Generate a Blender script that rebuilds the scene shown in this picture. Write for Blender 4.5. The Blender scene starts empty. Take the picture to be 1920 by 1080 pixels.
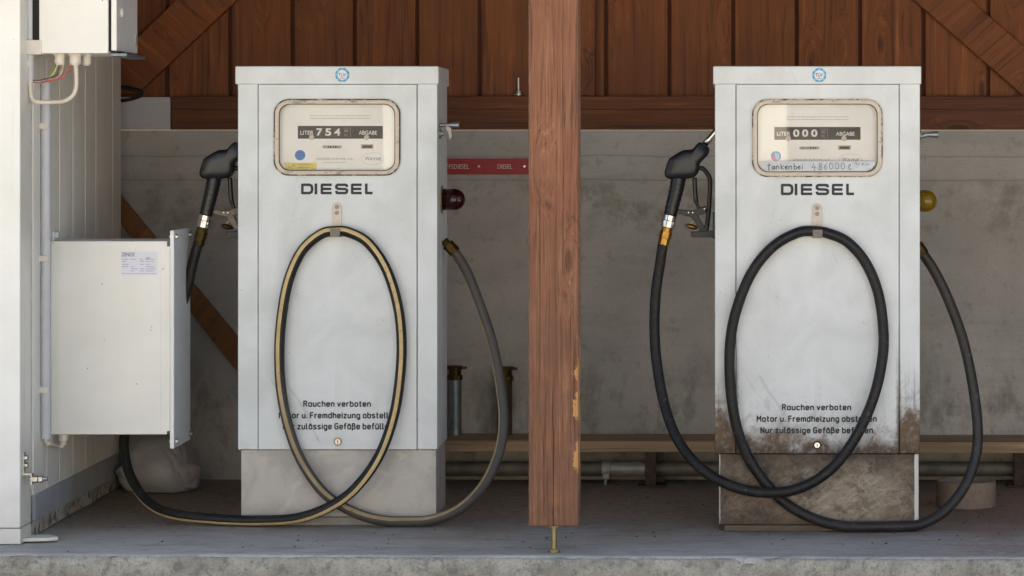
import bpy, bmesh, math, random
from mathutils import Vector, Matrix, noise as mn
random.seed(7)
S = bpy.context.scene
COL = S.collection
R = math.radians

# ---------------------------------------------------------------- survey of the place
# camera stands at x=0, y=0, height H, looking along +Y; 1 px of a 1920 px wide picture = Y/F metres
H, F, VX, VY = 1.318, 5320.0, 1335.0, 285.0
def P(px, py, Y): return Vector(((px - VX) * Y / F, Y, H - (py - VY) * Y / F))
def XX(px, Y): return (px - VX) * Y / F
def ZZ(py, Y): return H - (py - VY) * Y / F
def fY(py): return H * F / (py - VY)

# ---------------------------------------------------------------- object helpers
def tag(o, label=None, cat=None, group=None, kind=None):
    if label: o['label'] = label
    if cat: o['category'] = cat
    if group: o['group'] = group
    if kind: o['kind'] = kind
    return o
def thing(name, label, cat, loc, group=None):
    o = bpy.data.objects.new(name, None); COL.objects.link(o)
    o.location = loc; o.empty_display_size = .1
    return tag(o, label, cat, group)
def wloc(o):
    v = Vector((0, 0, 0))
    while o is not None: v += o.location; o = o.parent
    return v
def obj(name, bm, m, parent=None, smooth=False, bevel=0, seg=2, origin=None):
    bmesh.ops.recalc_face_normals(bm, faces=bm.faces[:])
    off = wloc(parent) if parent else Vector((0, 0, 0))
    if origin is not None: off = Vector(origin)
    bmesh.ops.translate(bm, vec=-off, verts=bm.verts[:])
    me = bpy.data.meshes.new(name); bm.to_mesh(me); bm.free()
    o = bpy.data.objects.new(name, me); COL.objects.link(o)
    for mm in (m if isinstance(m, (list, tuple)) else [m]): me.materials.append(mm)
    if parent: o.parent = parent
    if origin is not None: o.location = off - (wloc(parent) if parent else Vector((0, 0, 0)))
    if smooth:
        for p in me.polygons: p.use_smooth = True
    if bevel:
        b = o.modifiers.new('bevel', 'BEVEL'); b.width = bevel; b.segments = seg; b.limit_method = 'ANGLE'; b.angle_limit = R(35)
        for p in me.polygons: p.use_smooth = True
        w = o.modifiers.new('wn', 'WEIGHTED_NORMAL'); w.keep_sharp = False
    return o
def nb(): return bmesh.new()
def box(bm, x0, x1, y0, y1, z0, z1):
    r = bmesh.ops.create_cube(bm, size=1.0)
    for v in r['verts']:
        v.co = Vector((x0 + (v.co.x + .5) * (x1 - x0), y0 + (v.co.y + .5) * (y1 - y0), z0 + (v.co.z + .5) * (z1 - z0)))
    return r['verts']
def pbox(bm, px0, px1, py0, py1, Y0, Y1):          # front face measured at depth Y0
    return box(bm, XX(px0, Y0), XX(px1, Y0), Y0, Y1, ZZ(py1, Y0), ZZ(py0, Y0))
def prism(bm, pts, Y0, Y1):                        # pts = world (x, z)
    a = [bm.verts.new((x, Y0, z)) for x, z in pts]; b = [bm.verts.new((x, Y1, z)) for x, z in pts]
    bm.faces.new(a); bm.faces.new(b[::-1]); n = len(pts)
    for i in range(n): bm.faces.new((a[i], b[i], b[(i + 1) % n], a[(i + 1) % n]))
def pprism(bm, pts, Y0, Y1, Yr=None):
    Yr = Yr or Y0
    prism(bm, [(XX(x, Yr), ZZ(y, Yr)) for x, y in pts], Y0, Y1)
def cyl(bm, a, b, r, n=24, r2=None, cap=True):
    a = Vector(a); b = Vector(b); d = b - a
    q = d.to_track_quat('Z', 'Y').to_matrix().to_4x4()
    bmesh.ops.create_cone(bm, cap_ends=cap, segments=n, radius1=r, radius2=r if r2 is None else r2, depth=d.length, matrix=Matrix.Translation((a + b) / 2) @ q)
def sphere(bm, c, r, sx=1, sy=1, sz=1, u=20, v=12, M=None):
    bmesh.ops.create_uvsphere(bm, u_segments=u, v_segments=v, radius=r, matrix=Matrix.Translation(c) @ (M or Matrix.Identity(4)) @ Matrix.Diagonal((sx, sy, sz, 1)))
def crom(pts, step=8):
    out = []; n = len(pts)
    for i in range(n - 1):
        p0 = pts[max(i - 1, 0)]; p1 = pts[i]; p2 = pts[i + 1]; p3 = pts[min(i + 2, n - 1)]
        for k in range(step):
            t = k / step
            out.append([.5 * ((2 * b) + (-a + c) * t + (2 * a - 5 * b + 4 * c - d) * t * t + (-a + 3 * b - 3 * c + d) * t ** 3) for a, b, c, d in zip(p0, p1, p2, p3)])
    out.append(list(pts[-1])); return out
def tube(bm, pts, r, n=12, ref=(0, -1, 0), extra=None, cap=True, uvlen=True):
    """pts: world points; r: float or list; the frame keeps its first axis turned to ref"""
    uv = bm.loops.layers.uv.verify(); rings = []; L = 0; ls = []
    N = len(pts); ref = Vector(ref)
    for i, p in enumerate(pts):
        t = (pts[min(i + 1, N - 1)] - pts[max(i - 1, 0)]).normalized()
        a = ref - t * ref.dot(t)
        if a.length < .05: a = Vector((1, 0, 0)) - t * t.x
        a.normalize(); b = t.cross(a)
        rr = r[i] if isinstance(r, (list, tuple)) else r
        if i: L += (p - pts[i - 1]).length
        ls.append(L); off = extra[i] if extra else 0
        rings.append([bm.verts.new(p + (a * math.cos(w) + b * math.sin(w)) * rr) for w in [off + 2 * math.pi * k / n for k in range(n)]])
    for i in range(N - 1):
        for k in range(n):
            k2 = (k + 1) % n
            f = bm.faces.new((rings[i][k], rings[i][k2], rings[i + 1][k2], rings[i + 1][k])); f.smooth = True
            for l, (u, v) in zip(f.loops, ((k, i), (k + 1, i), (k + 1, i + 1), (k, i + 1))): l[uv].uv = (u / n, ls[v])
    if cap: bm.faces.new(rings[0][::-1]); bm.faces.new(rings[-1])
def rrect(px0, px1, py0, py1, r, n=8, Y=10):
    pts = []
    for cx, cy, a0 in ((px1 - r, py0 + r, 0), (px0 + r, py0 + r, 90), (px0 + r, py1 - r, 180), (px1 - r, py1 - r, 270)):
        for k in range(n + 1):
            a = R(a0 + 90 * k / n); pts.append((XX(cx + r * math.cos(a), Y), ZZ(cy - r * math.sin(a), Y)))
    return pts
def holeplate(bm, outer, inner, Y0, Y1):
    es = []
    for loop in (outer, inner):
        vs = [bm.verts.new((x, Y0, z)) for x, z in loop]
        for i in range(len(vs)): es.append(bm.edges.new((vs[i], vs[(i + 1) % len(vs)])))
    r = bmesh.ops.triangle_fill(bm, use_beauty=True, use_dissolve=False, edges=es)
    fs = [g for g in r['geom'] if isinstance(g, bmesh.types.BMFace)]
    e = bmesh.ops.extrude_face_region(bm, geom=fs)
    bmesh.ops.translate(bm, vec=(0, Y1 - Y0, 0), verts=[g for g in e['geom'] if isinstance(g, bmesh.types.BMVert)])
def ring(bm, outer, inner, Y0, Y1, crown=0):       # closed frame of matching point counts
    n = len(outer); prof = []
    if crown:
        mid = [((a[0] + b[0]) / 2, (a[1] + b[1]) / 2) for a, b in zip(outer, inner)]
        loops = [(outer, Y1), (outer, Y0 + crown), (mid, Y0), (inner, Y0 + crown), (inner, Y1)]
    else: loops = [(outer, Y1), (outer, Y0), (inner, Y0), (inner, Y1)]
    vs = [[bm.verts.new((x, y, z)) for x, z in lp] for lp, y in loops]
    for j in range(len(vs)):
        A = vs[j]; B = vs[(j + 1) % len(vs)]
        for i in range(n): bm.faces.new((A[i], A[(i + 1) % n], B[(i + 1) % n], B[i]))

def textbm(bm, s, px0, px1, py0, py1, Y, off=0.0, Yr=None, shear=0):
    """writing as flat letter shapes, filling the measured rectangle"""
    cu = bpy.data.curves.new('t', 'FONT'); cu.body = s; cu.offset = off; cu.shear = shear; cu.resolution_u = 4
    o = bpy.data.objects.new('t', cu); COL.objects.link(o)
    dg = bpy.context.evaluated_depsgraph_get(); dg.update()
    me = bpy.data.meshes.new_from_object(o.evaluated_get(dg))
    xs = [v.co.x for v in me.vertices]; ys = [v.co.y for v in me.vertices]
    x0, x1, y0, y1 = min(xs), max(xs), min(ys), max(ys)
    Yr = Yr or Y
    X0, X1, Z0, Z1 = XX(px0, Yr), XX(px1, Yr), ZZ(py1, Yr), ZZ(py0, Yr)
    for v in me.vertices:
        v.co = ((X0 + (v.co.x - x0) / (x1 - x0) * (X1 - X0)), Y, Z0 + (v.co.y - y0) / (y1 - y0) * (Z1 - Z0))
    bm.from_mesh(me)
    bpy.data.objects.remove(o); bpy.data.curves.remove(cu); bpy.data.meshes.remove(me)
def strokes(bm, lines, Y, w, Yr=None):             # flat pen strokes, lines in px
    Yr = Yr or Y
    for ln in lines:
        pts = [Vector((XX(x, Yr), Y, ZZ(y, Yr))) for x, y in ln]
        for j, (a, b) in enumerate(zip(pts, pts[1:])):
            jj = Vector((0, -.000015 * (j % 5), 0)); a = a + jj; b = b + jj; d = (b - a).normalized(); nrm = Vector((-d.z, 0, d.x)) * w / 2; e = d * w * .25
            bm.faces.new([bm.verts.new(v) for v in (a - e + nrm, b + e + nrm, b + e - nrm, a - e - nrm)])
def disc(bm, px, py, rpx, Y, n=32, Yr=None, sx=1):
    Yr = Yr or Y
    bm.faces.new([bm.verts.new((XX(px + sx * rpx * math.cos(2 * math.pi * k / n + math.pi / n), Yr), Y, ZZ(py + rpx * math.sin(2 * math.pi * k / n + math.pi / n), Yr))) for k in range(n)])

_o = [(1.3, 0), (.35, .4), (0, 1.4), (0, 3.6), (.35, 4.6), (1.3, 5), (2.7, 5), (3.65, 4.6), (4, 3.6), (4, 1.4), (3.65, .4), (2.7, 0), (1.3, 0)]
GLY = {  # engraved monoline letters: width, strokes (x right, y up, x-height 5, capitals 7.4)
 'a': (4, [_o, [(4, 5), (4, 0)]]), 'b': (4, [_o, [(0, 7.4), (0, 0)]]), 'd': (4, [_o, [(4, 7.4), (4, 0)]]), 'o': (4, [_o]),
 'c': (3.6, [[(3.6, 4.5), (2.7, 5), (1.3, 5), (.35, 4.6), (0, 3.6), (0, 1.4), (.35, .4), (1.3, 0), (2.7, 0), (3.6, .5)]]),
 'e': (3.9, [[(0, 2.5), (3.9, 2.5), (3.9, 3.6), (3.55, 4.6), (2.7, 5), (1.3, 5), (.35, 4.6), (0, 3.6), (0, 1.4), (.35, .4), (1.3, 0), (2.6, 0), (3.7, .5)]]),
 'f': (2.4, [[(2.6, 7.4), (1.7, 7.4), (.9, 6.6), (.9, 0)], [(0, 5), (2.4, 5)]]), 'g': (4, [_o, [(4, 5), (4, -1), (3.6, -1.8), (2.7, -2.1), (.6, -2.1)]]),
 'h': (3.8, [[(0, 7.4), (0, 0)], [(0, 3.9), (1.2, 5), (2.6, 5), (3.5, 4.6), (3.8, 3.6), (3.8, 0)]]), 'n': (3.8, [[(0, 5), (0, 0)], [(0, 3.9), (1.2, 5), (2.6, 5), (3.5, 4.6), (3.8, 3.6), (3.8, 0)]]),
 'i': (0, [[(0, 5), (0, 0)], [(0, 7.0), (0, 6.5)]]), 'l': (1.1, [[(0, 7.4), (0, .9), (.3, .1), (1.1, 0)]]),
 'm': (6, [[(0, 5), (0, 0)], [(0, 4), (1, 5), (2, 5), (2.8, 4.6), (3, 3.8), (3, 0)], [(3, 4), (4, 5), (5, 5), (5.8, 4.6), (6, 3.8), (6, 0)]]),
 'r': (2.4, [[(0, 5), (0, 0)], [(0, 3.7), (1, 5), (2.4, 5)]]), 's': (3.6, [[(3.4, 4.7), (2.6, 5), (1, 5), (.2, 4.5), (.1, 3.5), (.8, 2.8), (2.8, 2.3), (3.5, 1.6), (3.4, .5), (2.6, 0), (1, 0), (0, .4)]]),
 't': (2.3, [[(.8, 7), (.8, .9), (1.2, .1), (2.3, 0)], [(0, 5), (2.3, 5)]]), 'u': (3.8, [[(3.8, 5), (3.8, 0)], [(0, 5), (0, 1.3), (.4, .3), (1.3, 0), (2.5, 0), (3.8, 1.1)]]),
 'v': (3.8, [[(0, 5), (1.9, 0), (3.8, 5)]]), 'z': (3.4, [[(0, 5), (3.4, 5), (0, 0), (3.4, 0)]]), '.': (.1, [[(0, 0), (0, .5)]]),
 'ß': (3.9, [[(0, -2), (0, 6.2), (.6, 7.2), (1.8, 7.4), (3, 7), (3.4, 6), (3, 4.9), (1.8, 4.2), (3.2, 3.7), (3.9, 2.6), (3.8, 1), (3, .1), (1.5, 0)]]),
 'R': (4.3, [[(0, 0), (0, 7.4), (2.8, 7.4), (3.9, 6.9), (4.1, 5.6), (3.8, 4.3), (2.8, 3.8), (0, 3.8)], [(2.3, 3.8), (4.3, 0)]]), 'F': (3.8, [[(0, 0), (0, 7.4), (3.8, 7.4)], [(0, 3.8), (3.3, 3.8)]]),
 'M': (5.2, [[(0, 0), (0, 7.4), (2.6, 3.2), (5.2, 7.4), (5.2, 0)]]), 'N': (4.4, [[(0, 0), (0, 7.4), (4.4, 0), (4.4, 7.4)]]),
 'G': (4.4, [[(4.2, 6.6), (3.3, 7.4), (1.4, 7.4), (.3, 6.7), (0, 5.5), (0, 1.9), (.3, .7), (1.4, 0), (3.2, 0), (4.2, .6), (4.4, 1.8), (4.4, 3.6), (2.4, 3.6)]])}
for _c0, _c1 in ('äa', 'üu'): GLY[_c0] = (GLY[_c1][0], GLY[_c1][1] + [[(1, 7), (1, 6.4)], [(2.9, 7), (2.9, 6.4)]])
def engraved(bm, s, px0, px1, py0, py1, Y, w):
    x = 0; ls = []
    for ch in s:
        if ch == ' ': x += 2.1; continue
        wd, st = GLY[ch]; wd *= .8; ls += [[(x + a * .8, b) for a, b in l] for l in st]; x += wd + 2.15
    W = x - 2.15; k = w * F / Y / 2
    q = 0
    for l in ls:
        q += 1; strokes(bm, [[(px0 + k + a / W * (px1 - px0 - 2 * k), py1 - k - b / 7.4 * (py1 - py0 - 2 * k)) for a, b in l]], Y - .00002 * (q % 7), w)

# ---------------------------------------------------------------- material helpers
def lin(c):
    if isinstance(c, str):
        c = [int(c[i:i + 2], 16) / 255 for i in (1, 3, 5)]
        c = [x / 12.92 if x <= .04045 else ((x + .055) / 1.055) ** 2.4 for x in c]
    return (*c, 1)
class M:
    def __init__(s, name, rough=.6, metal=0, spec=.5):
        s.m = bpy.data.materials.new(name); s.m.use_nodes = True; s.t = s.m.node_tree
        s.b = s.t.nodes['Principled BSDF']; s.b.inputs['Roughness'].default_value = rough
        s.b.inputs['Metallic'].default_value = metal; s.b.inputs['Specular IOR Level'].default_value = spec
        s.tc = s.t.nodes.new('ShaderNodeTexCoord'); s.o = s.tc.outputs['Object']
    def n(s, ty, **k):
        nd = s.t.nodes.new('ShaderNode' + ty)
        for a, v in k.items(): setattr(nd, a, v)
        return nd
    def l(s, a, b):
        if isinstance(a, (int, float)): b.default_value = a
        elif isinstance(a, (tuple, list, str)): b.default_value = lin(a) if len(a) == 3 or isinstance(a, str) else a
        else: s.t.links.new(a, b)
    def map(s, sc=(1, 1, 1), v=None, loc=(0, 0, 0), rot=(0, 0, 0)):
        if any(rot) and tuple(sc) != (1, 1, 1): return s.map(sc, s.map((1, 1, 1), v, (0, 0, 0), rot), loc)
        m = s.n('Mapping'); m.inputs['Scale'].default_value = sc; m.inputs['Location'].default_value = loc; m.inputs['Rotation'].default_value = rot
        s.l(v or s.o, m.inputs['Vector']); return m.outputs[0]
    def noise(s, scale, v=None, det=4, rough=.55, dist=0):
        m = s.n('TexNoise'); s.l(v or s.o, m.inputs['Vector']); m.inputs['Scale'].default_value = scale
        m.inputs['Detail'].default_value = det; m.inputs['Roughness'].default_value = rough; m.inputs['Distortion'].default_value = dist
        return m.outputs['Fac']
    def vor(s, scale, v=None, out='Distance', rnd=1):
        m = s.n('TexVoronoi'); s.l(v or s.o, m.inputs['Vector']); m.inputs['Scale'].default_value = scale; m.inputs['Randomness'].default_value = rnd
        return m.outputs[out]
    def math(s, op, a, b=0, c=0, clamp=False):
        m = s.n('Math', operation=op, use_clamp=clamp); s.l(a, m.inputs[0]); s.l(b, m.inputs[1]); s.l(c, m.inputs[2]); return m.outputs[0]
    def st(s, x, lo, hi, a=0, b=1):
        m = s.n('MapRange', interpolation_type='SMOOTHSTEP'); s.l(x, m.inputs['Value']); m.inputs['From Min'].default_value = lo; m.inputs['From Max'].default_value = hi
        m.inputs['To Min'].default_value = a; m.inputs['To Max'].default_value = b; return m.outputs[0]
    def mix(s, f, a, b, mode='MIX'):
        m = s.n('Mix', data_type='RGBA', blend_type=mode); s.l(f, m.inputs[0]); s.l(a, m.inputs[6]); s.l(b, m.inputs[7]); return m.outputs[2]
    def sep(s, v=None):
        m = s.n('SeparateXYZ'); s.l(v or s.o, m.inputs[0]); return m.outputs
    def attr(s, nm):
        return s.n('Attribute', attribute_name=nm).outputs['Fac']
    def col(s, c): s.l(c, s.b.inputs['Base Color']); return s
    def rough(s, c): s.l(c, s.b.inputs['Roughness']); return s
    def bump(s, h, strength=.3, dist=.002):
        m = s.n('Bump'); m.inputs['Strength'].default_value = strength; m.inputs['Distance'].default_value = dist
        s.l(h, m.inputs['Height']); s.t.links.new(m.outputs[0], s.b.inputs['Normal']); return s

def plain(name, c, rough=.5, metal=0, var=.12, scale=40, spec=.5, bump=.15):
    m = M(name, rough, metal, spec); n1 = m.noise(scale, det=5); n2 = m.noise(scale * .15)
    f = m.math('ADD', m.math('MULTIPLY', n1, .6), m.math('MULTIPLY', n2, .4))
    base = lin(c)[:3]
    m.col(m.mix(m.st(f, .35, .65), tuple(x * (1 - var) for x in base), tuple(min(1, x * (1 + var)) for x in base)))
    if bump: m.bump(n1, bump, .001)
    return m.m

def paint(name, c, dirt=0.0, rust=False, speck=.3):
    """enamelled sheet metal with faint smudges, chips, and (rust) a soiled lower part"""
    m = M(name, .42); base = lin(c)[:3]
    z = m.sep()[2]
    sm = m.noise(5, det=6, rough=.6, dist=.6)
    cc = m.mix(m.st(sm, .35, .72), base, tuple(x * f for x, f in zip(base, (.88, .875, .85))))
    st = m.noise(3.0, m.map((6, 6, .5)), det=5)                       # run-down streaks
    cc = m.mix(m.st(st, .52, .78, 0, .28), cc, tuple(x * f for x, f in zip(base, (.74, .71, .64))))
    fine = m.noise(220, det=3)
    cc = m.mix(m.st(fine, .3, .7, 0, .07), cc, (.3, .3, .3))
    sp = m.vor(26, out='Distance'); pick = m.noise(9, det=1)
    spots = m.math('MULTIPLY', m.math('LESS_THAN', sp, .07), m.math('GREATER_THAN', pick, .58))
    cc = m.mix(m.math('MULTIPLY', spots, speck), cc, (.12, .09, .07))
    scr = m.noise(14, m.map((1.0, 1.0, .12), rot=(0, R(24), 0)), det=6, dist=1.2)
    cc = m.mix(m.st(scr, .66, .70, 0, .22), cc, (.22, .21, .2))
    ro = m.st(sm, .3, .8, .34, .55)
    if rust:
        n1 = m.noise(11, det=7, rough=.68, dist=.4); n2 = m.noise(55, det=5, rough=.7); n3 = m.noise(1, m.map((60, 60, 14), rot=(0, R(-38), 0)), det=7, rough=.75, dist=.5)
        z = m.math('SUBTRACT', z, m.st(m.math('ABSOLUTE', m.sep()[0]), .279, .2835, 0, .085))
        hz = m.math('ADD', z, m.math('MULTIPLY', m.math('SUBTRACT', n1, .5), -.34))
        hz = m.math('ADD', hz, m.math('MULTIPLY', m.math('SUBTRACT', n3, .5), .17))
        # paint gone close above the plinth line, haze of grime further up
        light = m.st(hz, .27, .50, 1, 0); heavy = m.st(hz, .275, .385, 1, 0)
        g = m.mix(m.st(n2, .3, .7), (.16, .12, .08), (.28, .245, .195))
        cc = m.mix(m.math('MULTIPLY', light, m.st(n3, .44, .62, .06, .75)), cc, g)
        cc = m.mix(m.math('MULTIPLY', heavy, m.st(n2, .25, .55, .7, 1)), cc, m.mix(m.st(m.math('ADD', m.sep()[2], m.math('MULTIPLY', n1, .07)), .30, .36), m.mix(n2, (.03, .019, .010), (.085, .05, .024)), m.mix(n2, (.085, .05, .022), (.17, .108, .055))))
        ro = m.math('ADD', ro, m.math('MULTIPLY', light, .3))
        x = m.sep()[0]; zt = m.sep()[2]; sd = m.math('ABSOLUTE', m.math('SUBTRACT', m.math('ABSOLUTE', x), .2815))
        sg = m.math('MULTIPLY', m.st(m.math('ADD', sd, m.math('MULTIPLY', m.math('SUBTRACT', n2, .5), .02)), .001, .012, .8, 0), m.st(m.math('ADD', zt, m.math('MULTIPLY', n1, .2)), .45, .85, 1, 0))
        cc = m.mix(sg, cc, '#4a3523')
        spl = m.noise(75, det=7, rough=.8); big = m.noise(9, m.map((1, 1, 1), loc=(2, 5, 1)), det=5)
        sm_ = m.math('MULTIPLY', m.st(m.math('ADD', zt, m.math('MULTIPLY', big, -.35)), .1, .42, 1, 0), m.st(spl, .58, .64, 0, .5)); cc = m.mix(sm_, cc, '#4a3828')
        run = m.noise(1, m.map((60, 60, 2.0)), det=5, rough=.65); rz = m.math('MULTIPLY', m.st(zt, .40, .62, 1, 0), m.st(m.math('ABSOLUTE', x), .2, .33))
        cc = m.mix(m.math('MULTIPLY', rz, m.st(run, .5, .64, 0, .7)), cc, '#6b5540')
        m.bump(m.math('ADD', n2, m.math('MULTIPLY', n1, 2)), .12, .0015)
    else:
        m.bump(m.math('ADD', m.noise(3, det=2), m.math('MULTIPLY', fine, .03)), .12, .004)
    m.col(cc); m.rough(ro); return m.m

def wood(name, dark, mid, light, axis=2, along=1.0, fine=1.0, bump=.35, wear=None, rough=.62, angle=0, knots=1, swirl_k=2.6):
    m = M(name, rough, 0, .35); t = m.attr('tint')
    off = m.n('CombineXYZ'); s7 = m.math('MULTIPLY', t, 13.7); s3 = m.math('MULTIPLY', t, 5.3)
    for i in range(3): m.l(s7 if i != 1 else s3, off.inputs[i])
    va = m.n('VectorMath', operation='ADD'); v0 = m.map((1, 1, 1), rot=(0, angle, 0)); m.l(v0, va.inputs[0]); m.l(off.outputs[0], va.inputs[1]); v = va.outputs[0]
    sc = [34, 34, 34]; sc[axis] = 1.1 * along
    sk = [9, 9, 9]; sk[axis] = 2.6
    kd = m.vor(1, m.map(sk, v)); kp = m.vor(1, m.map(sk, v), out='Color')
    kr = m.n('SeparateColor'); m.l(kp, kr.inputs[0]); has = m.math('GREATER_THAN', kr.outputs[0], .55)
    swirl = m.math('MULTIPLY', m.st(kd, .05, .55, 1, 0), has)
    # grain bends round the knots
    wv = m.n('VectorMath', operation='ADD'); m.l(m.map(sc, v), wv.inputs[0]); cb = m.n('CombineXYZ')
    wob = m.math('MULTIPLY', m.noise(1, m.map([x * .12 for x in sc], v), det=2), 5)
    for i in range(3): m.l(m.math('ADD', m.math('MULTIPLY', swirl, swirl_k if i != axis else .6), wob), cb.inputs[i])
    m.l(cb.outputs[0], wv.inputs[1])
    g1 = m.noise(1.0 * fine, wv.outputs[0], det=3, rough=.6); g2 = m.noise(3.2 * fine, wv.outputs[0], det=4, rough=.65)
    bl = m.noise(2.2, v, det=4)
    f = m.math('ADD', m.math('MULTIPLY', g1, .5), m.math('MULTIPLY', g2, .5))
    c = m.mix(m.st(f, .36, .5), dark, mid); c = m.mix(m.st(f, .52, .68), c, light)
    c = m.mix(m.st(bl, .38, .66, 0, .55), c, tuple(x * .62 for x in lin(mid)[:3]))
    c = m.mix(m.st(m.noise(1, m.map([x * .35 for x in sc], v), det=2), .56, .62, 0, .35), c, tuple(x * .55 for x in lin(mid)[:3]))
    kn = m.math('MULTIPLY', m.st(kd, .075, .14, 1, 0), m.math('MULTIPLY', has, knots))
    c = m.mix(m.math('MULTIPLY', kn, .85), c, tuple(x * .22 for x in lin(mid)[:3]))
    tone = m.st(m.math('FRACT', m.math('MULTIPLY', t, 7.31)), 0, 1, .82, 1.34)
    hs = m.n('HueSaturation'); m.l(c, hs.inputs['Color']); m.l(tone, hs.inputs['Value']); c = hs.outputs[0]
    if wear: c = wear(m, c)
    m.col(c); m.bump(f, bump, .0025); return m.m

def set_tint(o, fn):                               # one number per board so that no two share their grain
    a = o.data.attributes.new('tint', 'FLOAT', 'FACE')
    for i, p in enumerate(o.data.polygons): a.data[i].value = fn(p)

# ---------------------------------------------------------------- materials
def sill_crack(m, c):
    x, y, z = m.sep(); n = m.noise(2.2, m.map((1, 0, 0)), det=4)
    d = m.math('ABSOLUTE', m.math('SUBTRACT', z, m.math('ADD', .083, m.math('MULTIPLY', m.math('SUBTRACT', n, .5), .03))))
    return m.mix(m.math('MULTIPLY', m.st(d, .0006, .0028, .9, 0), m.st(m.noise(1.4, m.map((1, 0, 0))), .35, .5)), c, '#120a05')
W_BOARD = wood('stained_boards', '#50290f', '#7a431b', '#9c5e2c')
W_SILL = wood('stained_beam', '#48250e', '#6f3c19', '#8f5628', axis=0, wear=sill_crack)
W_BR_L = wood('stained_brace_left', '#4f280f', '#733e1a', '#8f5528', axis=0, angle=R(-43))
W_BR_R = wood('stained_brace_right', '#4f280f', '#7a441d', '#965a2b', axis=0, angle=R(41))
def post_wear(m, c):
    x, y, z = m.sep()
    g = m.noise(7, det=6, rough=.65)
    c = m.mix(m.st(m.math('ADD', m.math('MULTIPLY', z, -.25), g), .22, .5, 0, .55), c, '#71533f')
    # flaked arris with bare yellow wood low on the right-hand edge
    e = m.math('ADD', m.math('MULTIPLY', m.math('SUBTRACT', .081, x), -60), m.math('MULTIPLY', m.noise(14, m.map((1, 1, .5)), det=5, rough=.7), 9))
    zz = m.math('MULTIPLY', m.st(z, .22, .3), m.st(z, .66, .74, 1, 0))
    c = m.mix(m.math('MULTIPLY', m.st(e, 4.2, 4.5), zz), c, '#c9925a')
    e2 = m.math('ADD', m.math('MULTIPLY', m.math('SUBTRACT', .0835, m.math('ABSOLUTE', x)), -420), m.math('MULTIPLY', m.noise(35, det=5), 4))
    c = m.mix(m.st(e2, .8, 1.6, 0, .5), c, '#c3ab98')
    for x0, k, zlo, zhi, wd in ((.0, .02, -1, .62, .0024), (-.045, .012, .5, 1.3, .0013), (.03, .015, .9, 1.9, .0012), (-.02, .02, -1, .4, .0011), (.055, .01, .3, .9, .001)):
        d = m.math('ABSOLUTE', m.math('SUBTRACT', x, m.math('ADD', x0, m.math('MULTIPLY', m.math('SUBTRACT', m.noise(3, m.map((0, 0, 1), loc=(x0 * 50, 0, 0)), det=6), .5), k))))
        g_ = m.math('MULTIPLY', m.st(z, zlo, zlo + .1), m.st(z, zhi - .15, zhi, 1, 0))
        c = m.mix(m.math('MULTIPLY', m.st(d, wd * .3, wd, .9, 0), g_), c, '#26150c')
    fg = m.noise(1, m.map((210, 210, 4)), det=4, rough=.7); c = m.mix(m.st(fg, .52, .64, 0, .42), c, '#4d3020'); c = m.mix(m.st(fg, .33, .42, .22, 0), c, '#b8937a')
    return c
W_POST = wood('weathered_post', '#4a2f1d', '#84573e', '#a07557', wear=post_wear, rough=.75, fine=1.7, bump=.9, knots=.75, swirl_k=1.5)
W_PLANK = wood('leaning_plank_wood', '#6b4523', '#8a5b30', '#9c6c40', axis=0, angle=R(50.4), fine=.8)
W_SHELF = wood('old_shelf_wood', '#78644c', '#a98f70', '#c4a885', axis=0, rough=.8)
W_BACK = plain('dark_backing_wood', '#542a12', .8)
W_ROOF = wood('roof_boards', '#5a3a22', '#80583a', '#98704c', axis=1)

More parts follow.
